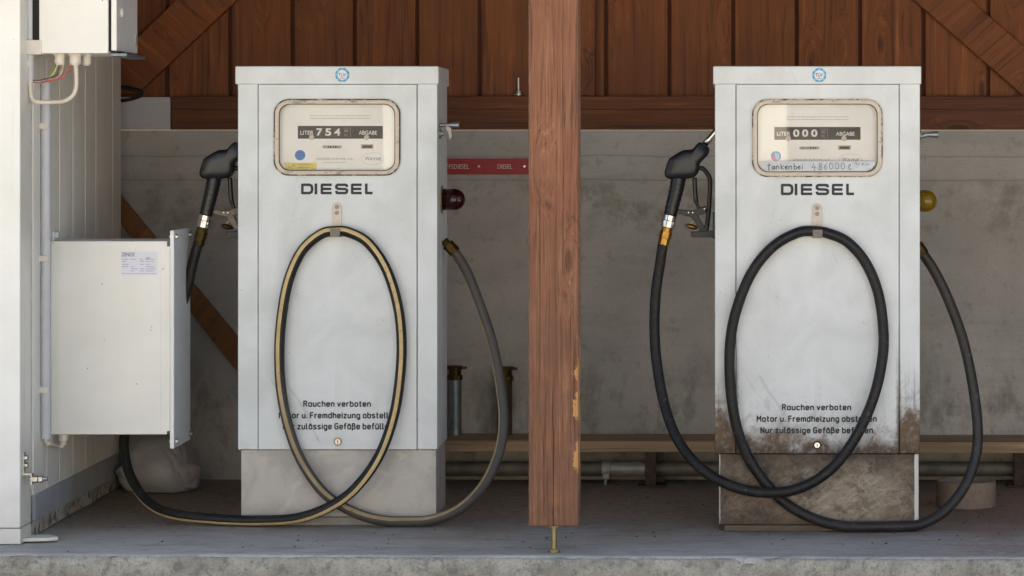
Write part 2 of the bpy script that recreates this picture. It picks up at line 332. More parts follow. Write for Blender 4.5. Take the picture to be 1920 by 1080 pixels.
PAINT_L = paint('pump_paint', '#dadddb')
PAINT_R = paint('pump_paint_soiled', '#dcdedc', rust=True)
def plinth(name, dirty):
    m = M(name, .5); n1 = m.noise(6, det=6, rough=.65, dist=.5); n2 = m.noise(60, det=4); x, y, z = m.sep()
    sc1 = m.noise(1, m.map((110, 110, 9), rot=(0, R(-56), 0)), det=5, rough=.7, dist=.25)
    sc2 = m.noise(1, m.map((90, 90, 7), rot=(0, R(38), 0)), det=5, rough=.7, dist=.3)
    sc3 = m.noise(1, m.map((70, 70, 5), rot=(0, R(-80), 0)), det=5, rough=.7, dist=.3)
    if not dirty:
        c = m.mix(m.st(n1, .35, .68), '#a9a39a', '#c4bcb0'); c = m.mix(m.st(n1, .55, .75, 0, .5), c, '#a3a09b')
        c = m.mix(m.st(sc1, .64, .70, 0, .45), c, '#ded6ce'); c = m.mix(m.st(m.noise(9, det=5, dist=1), .62, .7, 0, .35), c, '#dbcfc2')
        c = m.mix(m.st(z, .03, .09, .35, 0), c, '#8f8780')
    else:
        c = m.mix(m.st(n1, .35, .65), '#2b2017', '#5b4938'); c = m.mix(m.st(n2, .35, .7, 0, .5), c, '#7a6854')
        # rubbed pale patch right of the middle, scraped criss-cross by the hose
        dx = m.math('MULTIPLY', m.math('SUBTRACT', x, .10), 4.6); dz = m.math('MULTIPLY', m.math('SUBTRACT', z, .12), 9)
        d = m.math('ADD', m.math('MULTIPLY', dx, dx), m.math('MULTIPLY', dz, dz))
        pm = m.st(m.math('ADD', d, m.math('MULTIPLY', m.math('SUBTRACT', n1, .5), 2.6)), .15, 1.7, 1, 0)
        blot = m.noise(13, m.map((1, 1, 1.3)), det=9, rough=.78); any_ = m.math('MAXIMUM', m.math('MAXIMUM', m.st(sc1, .5, .64), m.st(sc2, .54, .66)), m.st(sc3, .54, .68))
        c = m.mix(m.math('MULTIPLY', pm, m.st(blot, .40, .56, .1, .75)), c, '#9c8f7c'); c = m.mix(m.math('MULTIPLY', pm, m.math('MULTIPLY', any_, m.st(blot, .44, .58, .05, .7))), c, '#b8ac99')
        c = m.mix(m.math('MULTIPLY', m.st(n1, .45, .62, 0, .8), m.math('MULTIPLY', any_, .4)), c, '#a39683')
        c = m.mix(m.st(m.math('ADD', z, m.math('MULTIPLY', blot, -.08)), .175, .235, 0, .7), c, '#2f2114')
        c = m.mix(m.st(m.math('ADD', m.math('ABSOLUTE', x), m.math('MULTIPLY', n2, .004)), .3385, .3405), c, '#cfc9c0')
        c = m.mix(m.st(m.math('ADD', z, m.math('MULTIPLY', n1, .06)), .05, .09, .6, 0), c, '#4a3424')
    m.col(c); m.bump(m.math('ADD', n2, sc1), .15, .0012); return m.m
BASE_L = plinth('plinth_primer', False); BASE_R = plinth('plinth_soiled', True)
SEAM = plain('dark_seam', '#1b1b1a', .8)
def contpaint():
    m = M('container_paint', .38); n1 = m.noise(3, det=5); z = m.sep()[2]; n2 = m.noise(120, det=3)
    c = m.mix(m.st(n1, .35, .7), '#f1efe6', '#e7e4d9')
    c = m.mix(m.st(m.math('ADD', z, m.math('MULTIPLY', m.noise(9, det=6), .35)), .12, .42, .38, 0), c, '#a79c8b')
    sp = m.math('MULTIPLY', m.math('LESS_THAN', m.vor(30), .05), m.math('GREATER_THAN', m.noise(8, det=1), .55))
    c = m.mix(m.math('MULTIPLY', sp, .6), c, '#6b6257')
    c = m.mix(m.st(m.noise(3, m.map((9, 9, .5)), det=5), .56, .75, 0, .3), c, '#b9b1a0')
    m.col(c); m.bump(m.noise(2, det=1), .1, .01); return m.m
CONT = contpaint()
CABP = M('cabinet_paint', .42); _n = CABP.noise(4, det=5)
_c = CABP.mix(CABP.st(_n, .35, .7), '#eae7dc', '#f1eee5')
_s = CABP.math('MULTIPLY', CABP.math('LESS_THAN', CABP.vor(22), .055), CABP.math('GREATER_THAN', CABP.noise(7, det=1), .52))
_c = CABP.mix(CABP.math('MULTIPLY', _s, .75), _c, '#6d4f43'); CABP.col(_c); CABP.bump(CABP.noise(3), .08, .004); CABP = CABP.m
GREYPLATE = plain('lid_grey_face', '#d3d5d6', .5, var=.05, scale=12)
CREAM = plain('cream_plastic', '#ddd5c8', .45, var=.05)
CONDUIT = plain('conduit_pvc', '#c9cacd', .4, var=.06, scale=15)
CABLE = plain('beige_cable', '#ddd0bd', .45, var=.05)
STEEL = plain('bare_steel', '#b0aea9', .32, 1, var=.15)
CHROME = plain('worn_chrome', '#d2cdc5', .16, 1, var=.1)
GALV = plain('galvanised_steel', '#7f868a', .5, .7, var=.25, scale=25)
BRASS = plain('brass', '#a27b3f', .38, 1, var=.22, scale=60)
DBRASS = plain('tarnished_brass', '#4d3d1e', .55, .9, var=.4, scale=70)
RUSTY = plain('rusty_steel', '#4a3a2c', .75, .3, var=.35, scale=40)
PIPEG = plain('grimy_pipe', '#6a6252', .6, .2, var=.25, scale=22)
PIPEL = plain('pale_pipe_sleeve', '#98948a', .5, .3, var=.15, scale=25)
BLACKP = plain('black_grip_plastic', '#121314', .36, 0, var=.3, scale=50, bump=.25)
BLACKM = plain('black_metal', '#1a1a1b', .4, .3, var=.3)
WORN = plain('worn_lever_metal', '#5c554c', .5, .8, var=.3, scale=60)
INK = plain('black_lettering', '#2b2c31', .6, var=.25, scale=120, bump=0)
INKF = plain('fine_print', '#bdb8aa', .7, bump=0)
INKG = plain('grey_print', '#6f6a63', .7, bump=0)
PENCIL = plain('pen_writing', '#5f6163', .7, bump=0)
WHITEP = plain('white_print', '#e9e4da', .5, bump=0)
BLACKSTRIP = plain('counter_black', '#37302a', .6, bump=0)
DIAL = M('dial_cream', .5); _n = DIAL.noise(8, det=4); DIAL.col(DIAL.mix(DIAL.st(_n, .35, .7), '#f1eee6', '#eae7de')); DIAL = DIAL.m
BLUE = plain('blue_sticker', '#2b6fb8', .4, bump=0); LBLUE = plain('pale_blue_sticker', '#7db9d8', .4, bump=0)
YELLOW = plain('yellow_sticker', '#d9c765', .5, bump=0, var=.15, scale=90); PINK = plain('magenta_print', '#c0508c', .5, bump=0)
TAPE = plain('grey_tape', '#c2c4c4', .45, bump=0)
def framemat(name, dark):
    m = M(name, .45); n = m.noise(85, m.map((.5, 1, 1)), det=6, rough=.72); z = m.sep()[2]; n2 = m.noise(9, det=3)
    f = m.math('ADD', m.math('MULTIPLY', n, .65), m.math('MULTIPLY', n2, .35))
    c = m.mix(m.st(n, .3, .7), '#cfc0aa', '#ddd0bc'); c = m.mix(m.st(f, dark, dark + .07, 0, .6), c, '#5a5148')
    m.col(c); m.bump(n, .3, .001); return m.m
FRAME_L = framemat('window_trim_worn', .53); FRAME_R = framemat('window_trim', .56)
def sealmat(name, lo):
    m = M(name, .8); n = m.noise(30, det=6, rough=.75); m.col(m.mix(m.st(n, lo, lo + .1), '#3d3730', '#b5a994')); return m.m
SEAL_L = sealmat('perished_seal', .5); SEAL_R = sealmat('faded_seal', .42)
RUBBER_AND_SHADE = plain('black_gasket_and_shade', '#12110f', .7)
CONCK = M('kerb_concrete', .85); _n = CONCK.noise(9, det=8, rough=.7); _f = CONCK.noise(130, det=4, rough=.7); _v = CONCK.vor(70)
_c = CONCK.mix(CONCK.st(_n, .35, .65), '#a39b8a', '#c8c0ad'); _c = CONCK.mix(CONCK.st(_f, .5, .68, 0, .6), _c, '#78746a'); _c = CONCK.mix(CONCK.st(CONCK.noise(26, det=6, rough=.75), .50, .62, 0, .6), _c, '#77726a')
_c = CONCK.mix(CONCK.st(CONCK.noise(4, det=3), .6, .72, 0, .35), _c, '#94846f'); _c = CONCK.mix(CONCK.st(CONCK.noise(60, det=5, rough=.8), .62, .67, 0, .7), _c, '#4d4942'); CONCK.col(_c); CONCK.bump(CONCK.math('ADD', _f, CONCK.math('MULTIPLY', _n, 2)), .6, .006); CONCK = CONCK.m
def floormat():
    m = M('platform_concrete', .8); x, y, z = m.sep(); n1 = m.noise(2.2, det=6, rough=.6); n2 = m.noise(30, det=6, rough=.7); n3 = m.noise(240, det=3)
    sw = m.noise(6, m.map((1.0, 3.5, 1), rot=(0, 0, R(3))), det=7, rough=.68, dist=.4)
    c = m.mix(m.st(n1, .35, .65), '#b7b2a8', '#cbc6bb'); c = m.mix(m.st(sw, .5, .68, 0, .6), c, '#97948f'); c = m.mix(m.st(sw, .30, .42, .4, 0), c, '#d8d4cd')
    dirty = m.math('ADD', m.math('MULTIPLY', m.math('SUBTRACT', y, 9.75), 1.15), m.math('MULTIPLY', m.math('SUBTRACT', n1, .45), 1.6))
    c = m.mix(m.st(dirty, -.25, .6, 0, .85), c, m.mix(m.st(n2, .35, .65), '#6f5c44', '#96816a'))
    red = m.math('MULTIPLY', m.st(x, .45, 1.0), m.st(m.math('ADD', n2, n1), .88, 1.15, 0, .5))
    hb = m.noise(1, m.map((16, 120, 1), rot=(0, 0, R(-28))), det=2); c = m.mix(m.st(hb, .5, .62, 0, .28), c, '#7d7a76')
    c = m.mix(red, c, '#a8705f'); c = m.mix(m.st(n3, .56, .68, 0, .5), c, '#5c5a57'); c = m.mix(m.st(m.noise(70, det=6, rough=.8), .60, .68, 0, .55), c, '#6b6760'); c = m.mix(m.st(m.noise(3.3, m.map((1, 1.8, 1), loc=(5, 2, 0)), det=8, rough=.7), .54, .66, 0, .35), c, '#77736c')
    c = m.mix(m.st(n2, .60, .68, 0, .4), c, '#5b5751')
    m.col(c)
    br = m.n('TexWave', wave_type='BANDS', bands_direction='Y'); br.inputs['Scale'].default_value = 26; br.inputs['Distortion'].default_value = 7; br.inputs['Detail'].default_value = 3
    br.inputs['Detail Scale'].default_value = 4; m.l(m.map((.35, 1, 1), rot=(0, 0, R(10))), br.inputs['Vector'])
    m.bump(m.math('ADD', m.math('MULTIPLY', br.outputs['Fac'], .6), m.math('MULTIPLY', n2, 1.2)), .5, .003); return m.m
FLOOR = floormat()
def wallmat():
    m = M('cast_concrete', .88); x, y, z = m.sep()
    n1 = m.noise(1.6, det=7, rough=.62); n2 = m.noise(16, det=7, rough=.7); n3 = m.noise(150, det=3); hz = m.noise(3, m.map((.35, 1, 3)), det=6, rough=.6)
    c = m.mix(m.st(n1, .35, .65), '#a6a198', '#bcb7ad'); c = m.mix(m.st(hz, .5, .68, 0, .45), c, '#98928a')
    c = m.mix(m.st(n2, .54, .68, 0, .4), c, '#7d7466'); c = m.mix(m.st(n3, .54, .7, 0, .3), c, '#6f6a60'); c = m.mix(m.st(m.noise(60, det=5, rough=.75), .58, .68, 0, .35), c, '#746e62')
    # formwork joints
    for zz in (1.30, 1.205):
        d = m.math('ABSOLUTE', m.math('SUBTRACT', z, m.math('ADD', zz, m.math('MULTIPLY', m.math('SUBTRACT', n1, .5), .04))))
        c = m.mix(m.st(d, .001, .006, .28, 0), c, '#57534b')
    # olive damp stains in a band under the joint and low down
    band = m.math('MULTIPLY', m.st(z, .93, 1.05), m.st(z, 1.16, 1.24, 1, 0))
    c = m.mix(m.math('MULTIPLY', band, m.st(m.noise(3.1, det=8, rough=.74, dist=.15), .46, .62, 0, .5)), c, '#6a6048')
    low = m.st(z, .2, .65, 1, 0)
    c = m.mix(m.math('MULTIPLY', low, m.st(m.noise(4.5, m.map((1, 1, .6), loc=(3, 0, 1)), det=8, rough=.74), .48, .64, 0, .6)), c, '#5b523e')
    c = m.mix(m.st(m.vor(16), .03, .05, .5, 0), c, '#4b4740')
    m.col(c); m.bump(m.math('ADD', m.math('MULTIPLY', n2, 1.3), m.math('MULTIPLY', n3, .3)), .35, .004); return m.m
WALL = wallmat()
ASPH = plain('yard_paving', '#a09c94', .9, var=.15, scale=20)
def hosemat(name, stripe):
    m = M(name, .5, 0, .35); uvn = m.n('UVMap'); s = m.sep(uvn.outputs[0]); u, v = s[0], s[1]
    n1 = m.noise(14, det=5, rough=.65); n2 = m.noise(140, det=3)
    c = m.mix(m.st(n1, .4, .7), '#171615', '#282523'); c = m.mix(m.st(n2, .55, .7, 0, .4), c, '#4a443c')
    if stripe:
        du = m.math('ABSOLUTE', m.math('SUBTRACT', m.math('FRACT', m.math('ADD', u, .5)), .5))
        e = m.math('ADD', du, m.math('MULTIPLY', m.math('SUBTRACT', n2, .5), .012))
        ys = m.mix(m.st(n1, .35, .7), '#cfb580', '#b99f6c')
        ys = m.mix(m.st(m.noise(60, det=5, rough=.7), .58, .68, 0, .7), ys, '#5d4c30')
        # dusty, rubbed-off stripe on the last metre
        fade = m.st(v, 3.45, 3.75)
        ys = m.mix(m.math('MULTIPLY', fade, .55), ys, '#6b5f4c')
        c = m.mix(m.math('MULTIPLY', fade, .5), c, '#67605a')
        c = m.mix(m.st(e, .058, .064, 1, 0), c, ys)
    else:
        fade = m.st(v, 3.3, 3.9)
        c = m.mix(m.math('MULTIPLY', fade, m.st(n1, .3, .7, .35, .7)), c, '#3f3c39')
        c = m.mix(m.st(m.noise(30, det=6, rough=.7), .6, .66, 0, .5), c, '#5a5651')
    m.col(c); m.rough(m.st(n1, .3, .7, .42, .62)); m.bump(n2, .25, .001); return m.m
HOSE_L = hosemat('hose_striped', True); HOSE_R = hosemat('hose_plain', False)
def lampmat(name, c, c2):
    m = M(name, .12); m.col(c); m.b.inputs['Transmission Weight'].default_value = .55; m.b.inputs['IOR'].default_value = 1.45; return m.m
REDL = lampmat('red_lamp_glass', '#3a0a0a', ''); YELL = lampmat('yellow_lamp_glass', '#96780f', '')
BULB = plain('lamp_bulb', '#d9d0b5', .2)
GLASS = M('window_glass', .02)
_g = GLASS.n('BsdfGlossy'); _g.inputs['Roughness'].default_value = .015; _t = GLASS.n('BsdfTransparent'); _f = GLASS.n('Fresnel'); _f.inputs[0].default_value = 1.5
_x = GLASS.n('MixShader'); GLASS.l(_f.outputs[0], _x.inputs[0]); GLASS.t.links.new(_t.outputs[0], _x.inputs[1]); GLASS.t.links.new(_g.outputs[0], _x.inputs[2])
GLASS.t.links.new(_x.outputs[0], GLASS.t.nodes['Material Output'].inputs[0]); GLASS = GLASS.m
SIGNRED = plain('red_sign', '#a3262c', .55, var=.1)
SACK = plain('grey_sack_plastic', '#a5a2a2', .42, var=.1, scale=12)
CLAY = plain('clay_pot', '#8b7a69', .8, var=.15)
BLOCKP = M('white_painted_block', .7); _n = BLOCKP.noise(7, det=7, rough=.7); BLOCKP.col(BLOCKP.mix(BLOCKP.st(_n, .58, .7), '#b9b6b8', '#77706a')); BLOCKP = BLOCKP.m
CONCB = M('mossy_base', .9); _n = CONCB.noise(14, det=7, rough=.75); _c = CONCB.mix(CONCB.st(_n, .42, .6), '#b3aea2', '#8f8778'); _c = CONCB.mix(CONCB.st(CONCB.noise(22, det=6), .56, .62), _c, '#6a5b49'); CONCB.col(_c); CONCB.bump(_n, .6, .008); CONCB = CONCB.m
FLASH = plain('grey_flashing', '#9da0a2', .55, var=.12, scale=9)

# ---------------------------------------------------------------- camera, sky, sun
cam = bpy.data.cameras.new('camera'); co = bpy.data.objects.new('camera', cam); COL.objects.link(co); S.camera = co
co.location = (0, 0, H); co.rotation_euler = (R(90), 0, 0)
cam.lens = F / 1920 * 36; cam.sensor_width = 36; cam.shift_x = (960 - VX) / 1920; cam.shift_y = -(540 - VY) / 1920; cam.clip_end = 500
w = bpy.data.worlds.new('World'); S.world = w; w.use_nodes = True
sk = w.node_tree.nodes.new('ShaderNodeTexSky'); sk.sky_type = 'NISHITA'; sk.sun_disc = False; sk.sun_elevation = R(50); sk.sun_rotation = R(12); sk.dust_density = 2.5; sk.ozone_density = .5
bg = w.node_tree.nodes['Background']; bg.inputs['Strength'].default_value = .075; w.node_tree.links.new(sk.outputs[0], bg.inputs[0])
sl = bpy.data.lights.new('sun', 'SUN'); sl.energy = 5; sl.angle = R(.5); sl.color = (1, .94, .85)
so = bpy.data.objects.new('sun', sl); COL.objects.link(so)
d = Vector((math.sin(R(12)) * math.cos(R(50)), math.cos(R(12)) * math.cos(R(50)), math.sin(R(50))))
so.rotation_euler = d.to_track_quat('Z', 'Y').to_euler(); so.location = (0, 20, 20)
S.view_settings.view_transform = 'Standard'; S.view_settings.look = 'None'; S.view_settings.exposure = 2.1; S.view_settings.gamma = 1

# ---------------------------------------------------------------- setting
YW = 11.42                                          # face of the back wall
bm = nb(); bmesh.ops.create_grid(bm, x_segments=4, y_segments=4, size=120); bmesh.ops.translate(bm, vec=(0, 0, -.16), verts=bm.verts[:])
tag(obj('ground', bm, ASPH), kind='structure')
def edgeY(x):                                       # the front lip of the platform
    t = (x + 2.5) / 3.6
    return 9.29 - .085 * max(0, min(1, t)) + .006 * mn.noise((x * 2.3, 0, 0)) + .004 * mn.noise((x * 11, 3, 0))
def lipY(x):
    n = mn.noise((x * 3.1, 7, 0)) + .5 * mn.noise((x * 13, 1, 0)) + .25 * mn.noise((x * 40, 5, 0))
    y = edgeY(x) + .014 + .008 * n
    if .06 < x < .20: y -= .02 * math.exp(-((x - .13) / .045) ** 2)
    return y
xs = [-6 + .5 * i for i in range(7)] + [-2.6 + .012 * i for i in range(325)] + [1.4 + .5 * i for i in range(1, 10)]
bm = nb(); prev = None
for x in xs:
    y1 = lipY(x); ys = [y1, y1 + .004, y1 + .02, y1 + .06, 9.6, 10.2, 10.9, 11.6]
    row = []
    for j, y in enumerate(ys):
        z = -.02 if j == 0 else (-.0035 if j == 1 else .0015 * mn.noise((x * 3, y * 3, 0)))
        row.append(bm.verts.new((x, y, z)))
    if prev:
        for j in range(len(ys) - 1): f = bm.faces.new((prev[j], row[j], row[j + 1], prev[j + 1])); f.smooth = True
    prev = row
tag(obj('platform', bm, FLOOR), kind='structure')
bm = nb(); prev = None
for x in xs:
    row = []
    prof = [(.12, -.006), (.05, -.006), (.02, -.006), (.008, -.008), (.002, -.013), (0, -.022)] + [(0, -.035 - .0125 * k) for k in range(11)]
    for dy, z in prof:
        n = .009 * mn.noise((x * 7, z * 14, 2)) + .004 * mn.noise((x * 30, z * 30, 9)) + .002 * mn.noise((x * 90, z * 90, 4))
        y = edgeY(x) + dy + (n if dy < .03 else 0); zz = z + (.003 * mn.noise((x * 25, dy * 60, 5)) if dy < .03 else 0)
        if -2.6 < x < 1.6 and dy < .02 and mn.noise((x * 5, 4, 4)) > .35: zz -= .006
        row.append(bm.verts.new((x, y, zz)))
    if prev:
        for j in range(len(row) - 1): f = bm.faces.new((prev[j], row[j], row[j + 1], prev[j + 1])); f.smooth = True
    prev = row
tag(obj('kerb', bm, CONCK), kind='structure')
# crumbs of grit and leaf bits on the platform
bm = nb()
for i in range(420):
    x = random.uniform(-2.2, 1.2); y = random.choice([random.uniform(9.35, 11.3), random.uniform(10.3, 11.35)]); s = random.uniform(.0012, .0045)
    if x > .5 and random.random() < .6: y = random.uniform(9.5, 10.4)
    bmesh.ops.create_icosphere(bm, subdivisions=1, radius=s, matrix=Matrix.Translation((x, y, s * .5)) @ Matrix.Diagonal((random.uniform(.8, 2.2), random.uniform(.8, 2), .7, 1)))
for i in range(70):
    x = random.uniform(-2.1, 1.2); y = random.uniform(9.5, 11.35); a_ = random.uniform(0, 6.3); l_ = random.uniform(.006, .02); w_ = random.uniform(.0012, .005); zz = random.uniform(.002, .006)
    u = Vector((math.cos(a_), math.sin(a_), 0)); v_ = Vector((-u.y, u.x, random.uniform(.0, .5))); c = Vector((x, y, zz))
    bm.faces.new([bm.verts.new(c + k) for k in (-u * l_, -u * l_ * .2 + v_ * w_, u * l_ * 1.1, u * l_ * .1 - v_ * w_ + Vector((0, 0, w_ * .5)))])
tag(obj('grit', bm, plain('grit_crumbs', '#75654c', .9, var=.7, scale=9)), 'scattered crumbs of grit on the concrete platform', 'grit', kind='stuff')

# ---------------------------------------------------------------- back wall, cladding, roof
ZT = ZZ(244, YW)
bm = nb(); box(bm, -4.6, 3.2, YW, YW + .25, -.1, ZT)
cw = obj('concrete_wall', bm, WALL, origin=(0, YW, 0)); tag(cw, 'grey stained concrete wall behind the two fuel pumps', 'wall')
cl = thing('timber_wall', 'red-brown stained wall of upright boards with diagonal braces above the concrete', 'wooden wall', (0, YW + .05, ZT))
YB = YW + .03
gaps = [-750, -632, -514, -396, -278, -160, -42, 76, 195, 314, 432, 549, 665.5, 782.5, 899.5, 1017, 1136.5, 1255.5, 1375, 1493.7, 1612.5, 1731.5, 1853, 1972, 2090, 2208, 2326, 2444, 2562, 2680, 2738]
bm = nb()
for g0, g1 in zip(gaps, gaps[1:]):
    y0 = YB + random.uniform(-.002, .002); box(bm, XX(g0 + 3.6, YB), XX(g1 - 3.6, YB), y0, YB + .022, ZT + .001, 2.45)
o = obj('boards', bm, W_BOARD, cl, bevel=.002)
bx = [XX(g, YB) for g in gaps]; set_tint(o, lambda p: sum(1 for g in bx if g < p.center.x) * .137 + .05)
bm = nb(); box(bm, -4.6, 3.2, YB + .0225, YB + .05, ZT + .02, 2.45); obj('backing', bm, W_BACK, cl)
YS = YW - .015
bm = nb(); box(bm, XX(321, YS), 2.995, YS, YB - .001, ZT + .001, ZZ(180, YS))
o = obj('sill_beam', bm, W_SILL, cl, bevel=.004); set_tint(o, lambda p: .31)
ZS = ZZ(180, YS)
bm = nb(); YR = YS + .003; prism(bm, [(XX(x, YR), ZZ(y, YR)) for x, y in ((150, 175), (258, 175.5), (722, -262), (600, -262))], YR, YB - .004)
o = obj('brace', bm, W_BR_L, cl, bevel=.003); set_tint(o, lambda p: .63)
bm = nb(); prism(bm, [(XX(x, YR), ZZ(y, YR)) for x, y in ((1450, -262), (1535, -262), (2015, 181), (1917, 180.5))][::-1], YR, YB - .004)
bm.free(); bm = nb()
prism(bm, [(XX(x, YR), ZZ(y, YR)) for x, y in ((1414, -262), (1519, -262), (2027, 180), (1919, 180))], YR, YB - .004)
o = obj('brace', bm, W_BR_R, cl, bevel=.003); set_tint(o, lambda p: .87)
bm = nb(); box(bm, XX(1035, YR), XX(1116, YR), YR + .001, YB - .004, ZS + .001, 2.45)
o = obj('stud', bm, W_BOARD, cl, bevel=.003); set_tint(o, lambda p: .44)
bm = nb(); pt = P(972, 178.5, YS + .022); cyl(bm, pt, pt + Vector((0, 0, .006)), .018); cyl(bm, pt + Vector((0, 0, .006)), pt + Vector((0, 0, .017)), .011, 6); cyl(bm, pt, pt + Vector((0, 0, .07)), .005, 10)
obj('anchor_bolt', bm, STEEL, cl, smooth=False)
bm = nb(); box(bm, XX(130, YS), XX(319.5, YS), YS - .002, YS + .04, ZT + .001, ZZ(182, YS))
tag(obj('painted_block', bm, BLOCKP, bevel=.003, origin=P(225, 242, YS)), 'white painted block on the concrete wall beside the container', 'block')
bm = nb(); tube(bm, [Vector(p) for p in crom([P(x, y, YS - .03) for x, y in ((170, 160), (225, 163), (248, 167), (265, 172), (262, 180), (245, 186), (222, 189), (180, 190))], 6)], .007, 8)
tag(obj('black_cable', bm, RUBBER_AND_SHADE, origin=P(225, 189, YS - .03)), 'black cable looping out above the white painted block', 'cable')
# roof over the bay (outside the picture, it shades the bay)
rf = thing('shed_roof', 'boarded roof over the fuel bay', 'roof', (0, 10, 2.45))
bm = nb(); box(bm, -5.2, 3.6, 8.8, 11.9, 2.46, 2.52); o = obj('roof_boards', bm, W_ROOF, rf); set_tint(o, lambda p: .2)
bm = nb()
for i in range(10): x = -4.6 + i * .9; box(bm, x, x + .1, 8.75, 11.42, 2.3, 2.455)
o = obj('rafters', bm, W_ROOF, rf); set_tint(o, lambda p: .7)
# right-hand wall added outside the picture to hold back sky light
bm = nb(); box(bm, 3.0, 3.15, 8.9, YW - .01, -.02, 2.29); o = obj('light_block_wall', bm, W_ROOF); tag(o, 'unseen boarded wall added to cut light from the right', 'wall'); set_tint(o, lambda p: .1)

# light-walled building across the yard: seen only as the reflection in the pump windows
ob = thing('opposite_building', 'pale building across the yard mirrored faintly in the pump windows', 'building', (0, -9, -.16))
bm = nb(); box(bm, -14, 12, -13, -9, -.16, 4.2); obj('facade', bm, plain('pale_render', '#d8cfbd', .9, var=.06, scale=3), ob)
bm = nb(); box(bm, -14.4, 12.4, -13.4, -8.6, 4.2, 4.5); obj('roof', bm, plain('brown_roof_edge', '#5b4638', .9), ob)
dk = plain('grey_shutter', '#5f5b54', .6, var=.05)
bm = nb(); box(bm, .78, 3.6, -8.98, -8.9, -.1, 2.6)
for i in range(13): box(bm, .80, 3.58, -8.9, -8.885, -.05 + .2 * i, .12 + .2 * i)
obj('garage_door', bm, dk, ob)
bm = nb(); box(bm, -5.6, -3.36, -8.98, -8.9, -.1, 2.6)
for i in range(9): box(bm, -5.55 + .24 * i, -5.35 + .24 * i, -8.9, -8.885, -.05, 2.5)
obj('garage_door', bm, dk, ob)

# ---------------------------------------------------------------- timber post
YP = 9.262
pc = XX(1038, YP)
po = thing('timber_post', 'weathered red-brown timber post between the two pumps with flaked yellow edge', 'post', (pc, YP + .08, 0))
bm = nb(); x0, x1 = XX(991, YP), XX(1084.5, YP); zb = ZZ(987, YP)
vs = box(bm, x0, x1, YP, YP + .155, zb, 2.29)
bmesh.ops.bisect_plane(bm, geom=bm.verts[:] + bm.edges[:] + bm.faces[:], plane_co=(0, 0, 1), plane_no=(0, 0, 1))
o = obj('shaft', bm, W_POST, po, bevel=.006, seg=3); set_tint(o, lambda p: .52)
bm = nb(); zp = zb; cx, cy = XX(1036.5, YP), YP + .077
box(bm, cx - .03, cx + .03, cy - .03, cy + .03, zb - .006, zb - .0005)
cyl(bm, (cx, cy, .012), (cx, cy, zb - .006), .0085, 16)
cyl(bm, (cx, cy, zb - .016), (cx, cy, zb - .006), .014, 6)
cyl(bm, (cx, cy, .003), (cx, cy, .011), .015, 6); cyl(bm, (cx, cy, .0015), (cx, cy, .004), .02, 24)
obj('adjustable_foot', bm, DBRASS if False else plain('zinc_yellow_bolt', '#a39468', .4, .8), po)

# ---------------------------------------------------------------- storage container on the left
YC = fY(1022); XC = XX(38, YC)
ct = thing('storage_container', 'cream steel storage container standing at the left edge of the platform', 'container', (XC, YC, 0))
ZC = 2.55
YE = (XC - .0) * F / (227 - VX)                     # far end of the side wall
bm = nb(); box(bm, XC - 2.4, XC, YC, YC + .15, .057, ZC); obj('corner_post', bm, CONT, ct, bevel=.004)
bm = nb(); box(bm, XC - 2.4, XC + .0015, YC - .0015, YC + .15, .002, .055); obj('corner_casting', bm, CONT, ct, bevel=.004)
bm = nb(); fx, fy_ = XC, YC + .09
prism_pts = [(fx - .02, YC + .03), (fx + .085, YC + .05), (fx + .11, YC + .075), (fx + .07, YC + .13), (fx - .02, YC + .13)]
a = [bm.verts.new((x, y, .006)) for x, y in prism_pts]; b = [bm.verts.new((x, y, .018)) for x, y in prism_pts]
bm.faces.new(a); bm.faces.new(b)
for i in range(5): bm.faces.new((a[i], a[(i + 1) % 5], b[(i + 1) % 5], b[i]))
obj('foot_plate', bm, CONT, ct, bevel=.002)
seams = [63, 88, 112, 137, 160, 180, 211, 227]
YQ = [(XC - .006) * F / (s - VX) for s in seams]
bm = nb()
for y0, y1 in zip(YQ, YQ[1:]):
    box(bm, XC - .05, XC - .006, y0 + .0022, y1 - .0022, .13, ZC)
obj('side_panels', bm, CONT, ct, bevel=.003)
bm = nb(); box(bm, XC - .06, XC - .012, YQ[0] - .002, YQ[-1] - .004, .13, ZC - .01); obj('panel_core', bm, plain('seam_cream', '#cfcabd', .6), ct)
bm = nb(); box(bm, XC - 2.4, XC - .061, YC + .151, YQ[-1] - .004, .05, ZC - .02); obj('inner_body', bm, CONT, ct)
bm = nb(); box(bm, XC - .012, XC + .002, YQ[0] - .01, YQ[-1], .054, .142); obj('flashing', bm, FLASH, ct, bevel=.002)
bm = nb(); box(bm, XC - 2.4, XC - .004, YC + .12, YQ[-1] + .05, .004, .0535); bmesh.ops.subdivide_edges(bm, edges=bm.edges[:], cuts=12, use_grid_fill=True)
for v in bm.verts: v.co += Vector((.008, 0, .0)) * mn.noise(v.co * 14)
obj('concrete_base', bm, CONCB, ct)
